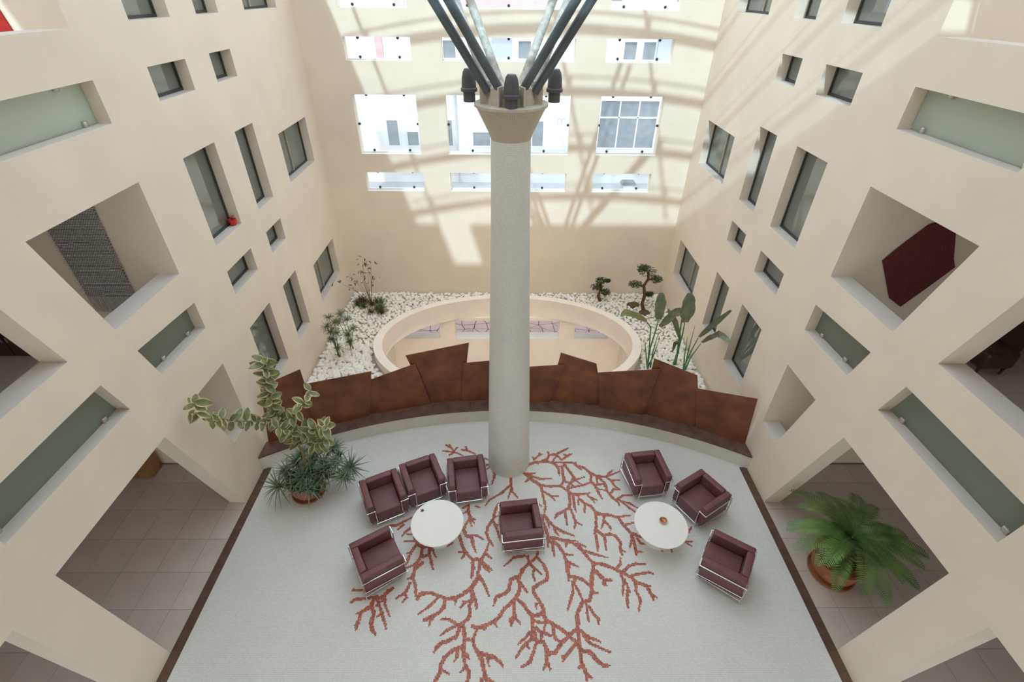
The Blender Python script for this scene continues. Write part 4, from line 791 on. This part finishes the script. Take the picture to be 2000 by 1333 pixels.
# --- cycad
random.seed(9); PC = Vector((6.27, 4.90, 0)); cy = empty('potted_cycad', PC); tag(cy, 'potted sago cycad with arching dark green fronds in a terracotta pot', 'potted plant')
pot(cy, 0.43, 0.52)
CT = Vector((0.17, 0.16, 0.80)); m = MB(); m.lathe([(0.13, 0.45), (0.16, 0.6), (0.14, 0.74), (0.05, 0.84)], 16); tk = m.build('trunk', 'bark', cy, 60); tk.location = (CT.x*.7, CT.y*.7, 0)
def frond(L, el, droop, seed):
    rnd = random.Random(seed); m = MB(); P = []; N = 40
    for i in range(N+1):
        t = i/N; P.append(Vector((L*t*math.cos(el*(1-.4*t)), 0.04*math.sin(t*3+seed), L*t*math.sin(el)*(1-.25*t)-droop*L*t*t)))
    m.tube(P[::3]+[P[-1]], [0.011*(1-.8*i/12) for i in range(len(P[::3])+1)], 5, 0)
    for i in range(3, N+1):
        t = i/N; d = (P[i]-P[i-1]).normalized(); up = basis(d).col[2]; sd = basis(d).col[1]; l = 0.22*math.sin(math.pi*(0.12+0.86*t))**0.55*(L/1.1)
        for s in (-1, 1):
            dr = (sd*s*0.80+d*0.50+up*0.28+Vector((0, 0, -.12*rnd.random()))).normalized(); w_ = 0.0105; c = dr.cross(up).normalized()
            p0 = P[i]; p1 = p0+dr*l*.6; p2 = p0+dr*l+Vector((0, 0, -.03*l/0.2))
            m.face([p0-c*w_*.6, p0+c*w_*.6, p1+c*w_, p1-c*w_], 1); m.face([p1-c*w_, p1+c*w_, p2], 1)
    return m.mesh('frond', ['rachis', 'cycad'], 60)
fv = [frond(1.28, .85, .52, 1), frond(1.36, .62, .46, 2), frond(1.22, 1.05, .58, 3), frond(1.12, .45, .48, 4), frond(.85, 1.2, .6, 5)]
FA = [98, 122, 140, 156, 172, 190, 208, 228, 248, 270, 292, 310, 328, 345, 2, 20, 40, 60, 80, 150, 215, 285, 338, 28]
for k, a in enumerate(FA): link('frond', fv[k % 4 if k < 19 else (4 if k % 2 else 2)], cy, mtx=Matrix.Translation(CT) @ Euler((random.uniform(-.15, .15), random.uniform(-.08, .1), math.radians(a))).to_matrix().to_4x4() @ Matrix.Scale(random.uniform(.9, 1.05), 4))
# --- strelitzias in the pebble bed
def blade(name, mid, W, matn, parent, o, n_=8, ragged=0.12, up=(0, -1, .5)):
    P = []
    for i in range(n_+1):
        t = i/n_*(len(mid)-1); k = min(int(t), len(mid)-2); P.append(mid[k].lerp(mid[k+1], t-k))
    m = MB(); prev = None
    for i in range(n_+1):
        d = (P[min(i+1, n_)]-P[max(i-1, 0)]).normalized(); q = basis(d, up); t = i/n_; w_ = W*max(.06, math.sin(math.pi*(0.08+0.87*t))**.6)*(1+random.uniform(-ragged, ragged)); c = q.col[1]; u = q.col[2]
        cur = (P[i]-c*w_+u*w_*.25, P[i], P[i]+c*w_+u*w_*.25)
        if prev: m.face([prev[0]-o, prev[1]-o, cur[1]-o, cur[0]-o]); m.face([prev[1]-o, prev[2]-o, cur[2]-o, cur[1]-o])
        prev = cur
    lf = m.build(name, matn, parent, 70)
    r = MB(); r.tube([p-o for p in P], [.009*(1-.7*i/n_)+.002 for i in range(n_+1)], 5); r.build('midrib', 'strelpale', lf, 60)
random.seed(31)
TS3 = lambda q: (1180+q[0]/5.554, 500+q[1]/5.554)
def strel(base_px, label, leaves, stalks, Yc):
    o = onz(TS3(base_px), 0.05); o.z = 0.05; e = empty('bird_of_paradise', o); tag(e, label, 'plant', 'bird of paradise plants')
    for (stem, mid, W, matn) in leaves:
        P = [ony(TS3(q[:2]), q[2] if len(q) > 2 else Yc) for q in stem]; t = MB(); t.tube([Vector((random.uniform(-.05, .05), random.uniform(-.05, .05), 0))]+[p-o for p in P], [.026]+[.019]*(len(P)-1)+[.011], 6); t.build('stalk', 'strelstem', e, 60)
        blade('leaf', [ony(TS3(q[:2]), q[2] if len(q) > 2 else Yc) for q in mid], W, matn, e, o)
    for q in stalks:
        p = ony(TS3(q[:2]), q[2] if len(q) > 2 else Yc); t = MB(); t.tube([Vector((random.uniform(-.07, .07), random.uniform(-.07, .07), 0)), (p-o)*.5+Vector((random.uniform(-.03, .03), 0, 0)), p-o], [.024, .017, .005], 6); t.build('stalk', 'strelstem', e, 60)
strel((480, 1235), 'bird-of-paradise plant beside the oval parapet, one broad upright leaf and one bent over the parapet',
      [([(500, 1000), (555, 820), (590, 690)], [(590, 690), (605, 540), (615, 400)], 0.155, 'strel'), ([(490, 1000), (505, 780), (460, 710)], [(460, 710), (340, 640), (220, 610, 10.75), (185, 660, 10.7)], 0.09, 'strelpale')], [(440, 890), (605, 890), (590, 830)], 10.8)
strel((765, 1180), 'bird-of-paradise plant between its two neighbours, with tall torn leaf and drooping grey-green leaf',
      [([(810, 1000), (850, 850), (875, 720)], [(875, 720), (905, 560), (925, 400)], 0.19, 'strel'), ([(800, 1050), (825, 930), (800, 800)], [(820, 900), (770, 720), (690, 580)], 0.075, 'strel'), ([(790, 1050), (840, 700), (860, 600)], [(865, 590), (760, 620), (605, 770)], 0.12, 'strel'), ([(800, 1040), (820, 960)], [(820, 950), (770, 940), (745, 1030)], 0.05, 'dry')], [(830, 900)], 10.85)
strel((865, 1235), 'bird-of-paradise plant next to the wall, two long leaves leaning over to the window',
      [([(930, 1060), (1020, 890)], [(1030, 880, 10.6), (1180, 740, 10.3), (1375, 590, 9.95)], 0.09, 'strel'), ([(940, 1100), (1050, 950)], [(1060, 940, 10.6), (1180, 860, 10.35), (1260, 850, 10.05), (1360, 940, 9.75)], 0.10, 'strel')], [(985, 760), (905, 880)], 10.75)
# --- bonsai pines
def tuft_pad(rx, rz, n_, seed):
    rnd = random.Random(seed); m = MB()
    for k in range(n_):
        while True:
            q = Vector((rnd.uniform(-1, 1), rnd.uniform(-1, 1), rnd.uniform(-1, 1)))
            if q.length < 1: break
        c = Vector((q.x*rx, q.y*rx*.8, q.z*rz)); c *= 1+0.25*mnoise.noise(q*2.5+Vector((seed, 0, 0)))
        for j in range(5):
            d = Vector((rnd.uniform(-1, 1), rnd.uniform(-1, 1), rnd.uniform(-.2, 1))).normalized()*rnd.uniform(.04, .075); s_ = d.cross(Vector((rnd.uniform(-1, 1), rnd.uniform(-1, 1), 1))).normalized()*.009
            m.face([c-s_, c+s_, c+d])
    return m
def bonsai(base, trunk, pads, label, Y):
    o = onz(base, .06); o.z = .06; e = empty('bonsai', o); tag(e, label, 'bonsai', 'bonsai pines in the pebble bed')
    for nodes, r0, r1 in trunk:
        P = [ony(q, Y)-o for q in nodes]; t = MB(); t.tube(P, [r0+(r1-r0)*i/(len(P)-1) for i in range(len(P))], 8); t.build('trunk', 'bark', e, 60)
    for i, (q, rx, rz) in enumerate(pads):
        f = tuft_pad(rx, rz, 170, i+len(pads)*7).build('foliage', 'pine', e); f.location = ony(q, Y)-o
bonsai((1258, 612), [([(1258, 613), (1254, 594), (1259, 577), (1257.5, 559), (1266, 545), (1266, 532)], .07, .035), ([(1257, 560), (1246, 556)], .03, .015), ([(1264, 547), (1279, 545)], .03, .015), ([(1258, 580), (1266, 574)], .025, .012)],
       [((1264, 529), .32, .17), ((1256, 524), .2, .12), ((1280, 546), .24, .12), ((1242, 556), .25, .10), ((1268, 575), .15, .08)], 'taller bonsai pine with bent trunk and four foliage pads', 14.05)
bonsai((1172, 588), [([(1172, 588), (1168, 578), (1173, 566), (1174, 552)], .06, .025)], [((1174, 549), .19, .12), ((1166, 561), .22, .11), ((1181, 571), .2, .09), ((1187, 549), .09, .06)], 'smaller stocky bonsai pine by the back wall', 14.75)
# --- papyrus clumps
def papyrus(base, heads, label, Y):
    o = onz(base, .06); o.z = .06; e = empty('papyrus', o); tag(e, label, 'plant', 'papyrus clumps in the pebble bed'); rnd = random.Random(len(heads)*3)
    for (q, s_) in heads:
        p = ony(q, Y)-o; t = MB(); t.tube([(rnd.uniform(-.06, .06), rnd.uniform(-.06, .06), 0), (p.x*.4, p.y*.4, p.z*.55), p], [.012, .009, .006], 5); st = t.build('stem', 'grass', e, 60)
        m = MB()
        for k in range(90):
            a = k*2.4; el = rnd.uniform(-.5, .7); d = Vector((math.cos(a)*math.cos(el), math.sin(a)*math.cos(el), math.sin(el)))*.23*s_*rnd.uniform(.7, 1.2); s2 = d.cross(Vector((0, 0, 1))).normalized()*.004
            m.face([p-s2, p+s2, p+d*.6+s2+Vector((0, 0, .01)), p+d*.6-s2+Vector((0, 0, .01))]); m.face([p+d*.6-s2+Vector((0, 0, .01)), p+d*.6+s2+Vector((0, 0, .01)), p+d+Vector((0, 0, -.03))])
        m.build('umbel', 'grass', st)
T4 = lambda x, y: (600+x/5.554, 480+y/5.554)
papyrus(T4(350, 1215), [(T4(235, 780), 1), (T4(210, 880), 1.1), (T4(255, 935), 1), (T4(320, 950), .9), (T4(265, 1020), .8), (T4(330, 1110), .8), (T4(300, 830), .7)], 'spiky papyrus clump nearest the side wall', 11.3)
papyrus(T4(490, 1140), [(T4(360, 740), 1), (T4(430, 800), 1), (T4(340, 825), .8), (T4(440, 970), 1), (T4(500, 900), .8), (T4(460, 1040), .8)], 'spiky papyrus clump nearest the oval parapet', 11.6)
# --- thin dry shrub in the back corner
o = onz(T4(700, 660), .06); o.z = .06; e = empty('thin_shrub', o); tag(e, 'thin dry shrub with sparse leaves and a bushy green foot in the back corner', 'shrub')
rnd = random.Random(4); dl = leaf_mesh('leaf', .11, .026, ['dry'], 0, .2, .2, 4)
for q in [(590, 120), (600, 200), (580, 260), (690, 190), (740, 330), (460, 320), (440, 430), (325, 390), (540, 390), (700, 390), (640, 170), (660, 260), (620, 360)]:
    p = ony(T4(*q), 14.3)
    if p.x < -5.3: p = ony(T4(*q), 13.5)
    p = p-o; t = MB(); mid = p*.5+Vector((rnd.uniform(-.1, .1), 0, .12)); t.tube([(0, 0, 0), mid, p], [.008, .005, .002], 5); st = t.build('stem', 'dry', e, 60)
    for k in range(4):
        c = p+Vector((rnd.uniform(-.12, .12), rnd.uniform(-.1, .1), rnd.uniform(-.12, .06))); d = Vector((rnd.uniform(-1, 1), rnd.uniform(-1, 0), rnd.uniform(-1, .5)))
        link('leaf', dl, st, mtx=Matrix.Translation(c) @ basis(d).to_4x4())
for k in range(16):
    p = onz(T4(rnd.uniform(540, 820), rnd.uniform(600, 740)), .1)-o; me = spike_rosette(30, .36, .015, (1.4, .3), 50+k, .2); ob_ = link('foot_foliage', me, e, p); ob_.data.materials.clear(); ob_.data.materials.append(M['grass'] if k % 3 else M['dry'])

# ------------------------------------------------------------------ outside: street, far house, parked car
m = MB(); m.box((-40, 18.5, -0.3), (40, 60, -0.02)); tag(m.build('street', 'street'), 'pale street outside the back windows', 'street', kind='structure')
YH = 28.0; bd = empty('far_house', (0, YH, 0)); tag(bd, 'white rendered house across the street seen through the back windows', 'building')
m = MB(); m.box((-20, 0, -0.3), (20, 6, 13)); m.build('wall', 'facade', bd)
def fwin(x0, x1, z0, z1, nx=1, nz=1, blind=0.0, fr=0.07):
    f = MB(); f.box((x0-fr, -0.05, z0-fr), (x1+fr, 0.0, z0)); f.box((x0-fr, -0.05, z1), (x1+fr, 0.0, z1+fr)); f.box((x0-fr, -.05, z0), (x0, 0, z1)); f.box((x1, -.05, z0), (x1+fr, 0, z1))
    for k in range(1, nx): xx = x0+(x1-x0)*k/nx; f.box((xx-.035, -.045, z0), (xx+.035, 0, z1))
    if nz > 1: zz = z0+(z1-z0)*.66; f.box((x0, -.045, zz-.04), (x1, 0, zz+.04))
    w_ = f.build('window', 'wframe', bd)
    g = MB(); g.box((x0, -0.012, z0), (x1, -0.006, z1)); g.build('pane', 'greyglass', w_)
    if blind: s_ = MB(); s_.box((x0, -.03, z1-(z1-z0)*blind), (x1, -.014, z1)); s_.build('blind', 'wframe', w_)
for x in (-12.5, -10.2, -8.6, -6.5, -5.45, -1.88, 1.35, 10.3, 12.4): fwin(x, x+(.92 if x == -1.88 else .58), 2.0, 3.28, blind=.45 if x in (-5.45, -1.88, 10.3) else 0)
fwin(-3.25, -3.0, 2.0, 3.3)
fwin(4.95, 8.0, 1.95, 4.3, 3, 2)
for x in (-9.5, -3.2, 0.54, 5.8, 6.75, 11): fwin(x, x+.6, 6.2, 6.95)
for x in (-12, -9, -5.2, 4.6, 8, 11.5): fwin(x, x+.8, 8.6, 9.9)
fwin(-2.3, 1.8, 8.75, 10.2, 5, 1)
def fpart(nm_, x0, x1, z0, z1, d, matn): q = MB(); q.box((x0, -d, z0), (x1, 0, z1)); q.build(nm_, matn, bd)
fpart('cornice', -20, 20, 5.75, 5.95, .25, 'wframe'); fpart('string_course', -20, 20, 6.02, 6.10, .18, 'wframe')
fpart('pink_band', -2.6, 2.0, 8.28, 8.6, .12, 'pinkr'); fpart('pink_pier', -6.54, -6.19, 6.12, 8.0, .1, 'pinkr'); fpart('pink_pier', -5.36, -4.9, 8.2, 9.9, .1, 'pinkr'); fpart('grille', -.8, .21, 6.15, 7.1, .06, 'greyblk')
fpart('grey_pier', 7.4, 8.25, 6.12, 7.6, .3, 'greyblk'); fpart('pink_course', -20, 20, 7.75, 7.9, .1, 'pinkr')
q = MB(); q.tube([(-2.75, -.12, 0), (-2.75, -.12, 5.7)], .06, 8); q.build('downpipe', 'greyblk', bd, 40)
for k in range(2): q = MB(); q.tube([(2.68+.24*k+.11*math.cos(t)+.11, -.03, 3.28+.16*math.sin(t)) for t in [math.pi*i/8 for i in range(9)]]+[(2.68+.24*k, -.03, 3.05)], .02, 5); q.build('arch_mark', 'greyblk', bd)
cr = empty('utility_box', (6.25, 25.0, -0.02)); tag(cr, 'small grey utility box on the street behind the lowest-row window', 'utility box')
q = MB(); q.box((-.36, -.2, .12), (.36, .2, .95)); link('body', bevel(q.mesh('body', 'greyblk'), .02, 1), cr)
q = MB(); q.prism([(-.4, -.24, .95), (.4, -.24, .95), (.3, -.24, 1.08), (-.3, -.24, 1.08)], (0, .48, 0)); q.build('lid', 'greyglass', cr)
q = MB(); q.box((-.34, -.18, 0), (.34, .18, .12)); q.build('plinth', 'street', cr)
q = MB(); q.box((-.28, -.215, .2), (.28, -.2, .88)); q.build('door', 'wframe', cr)
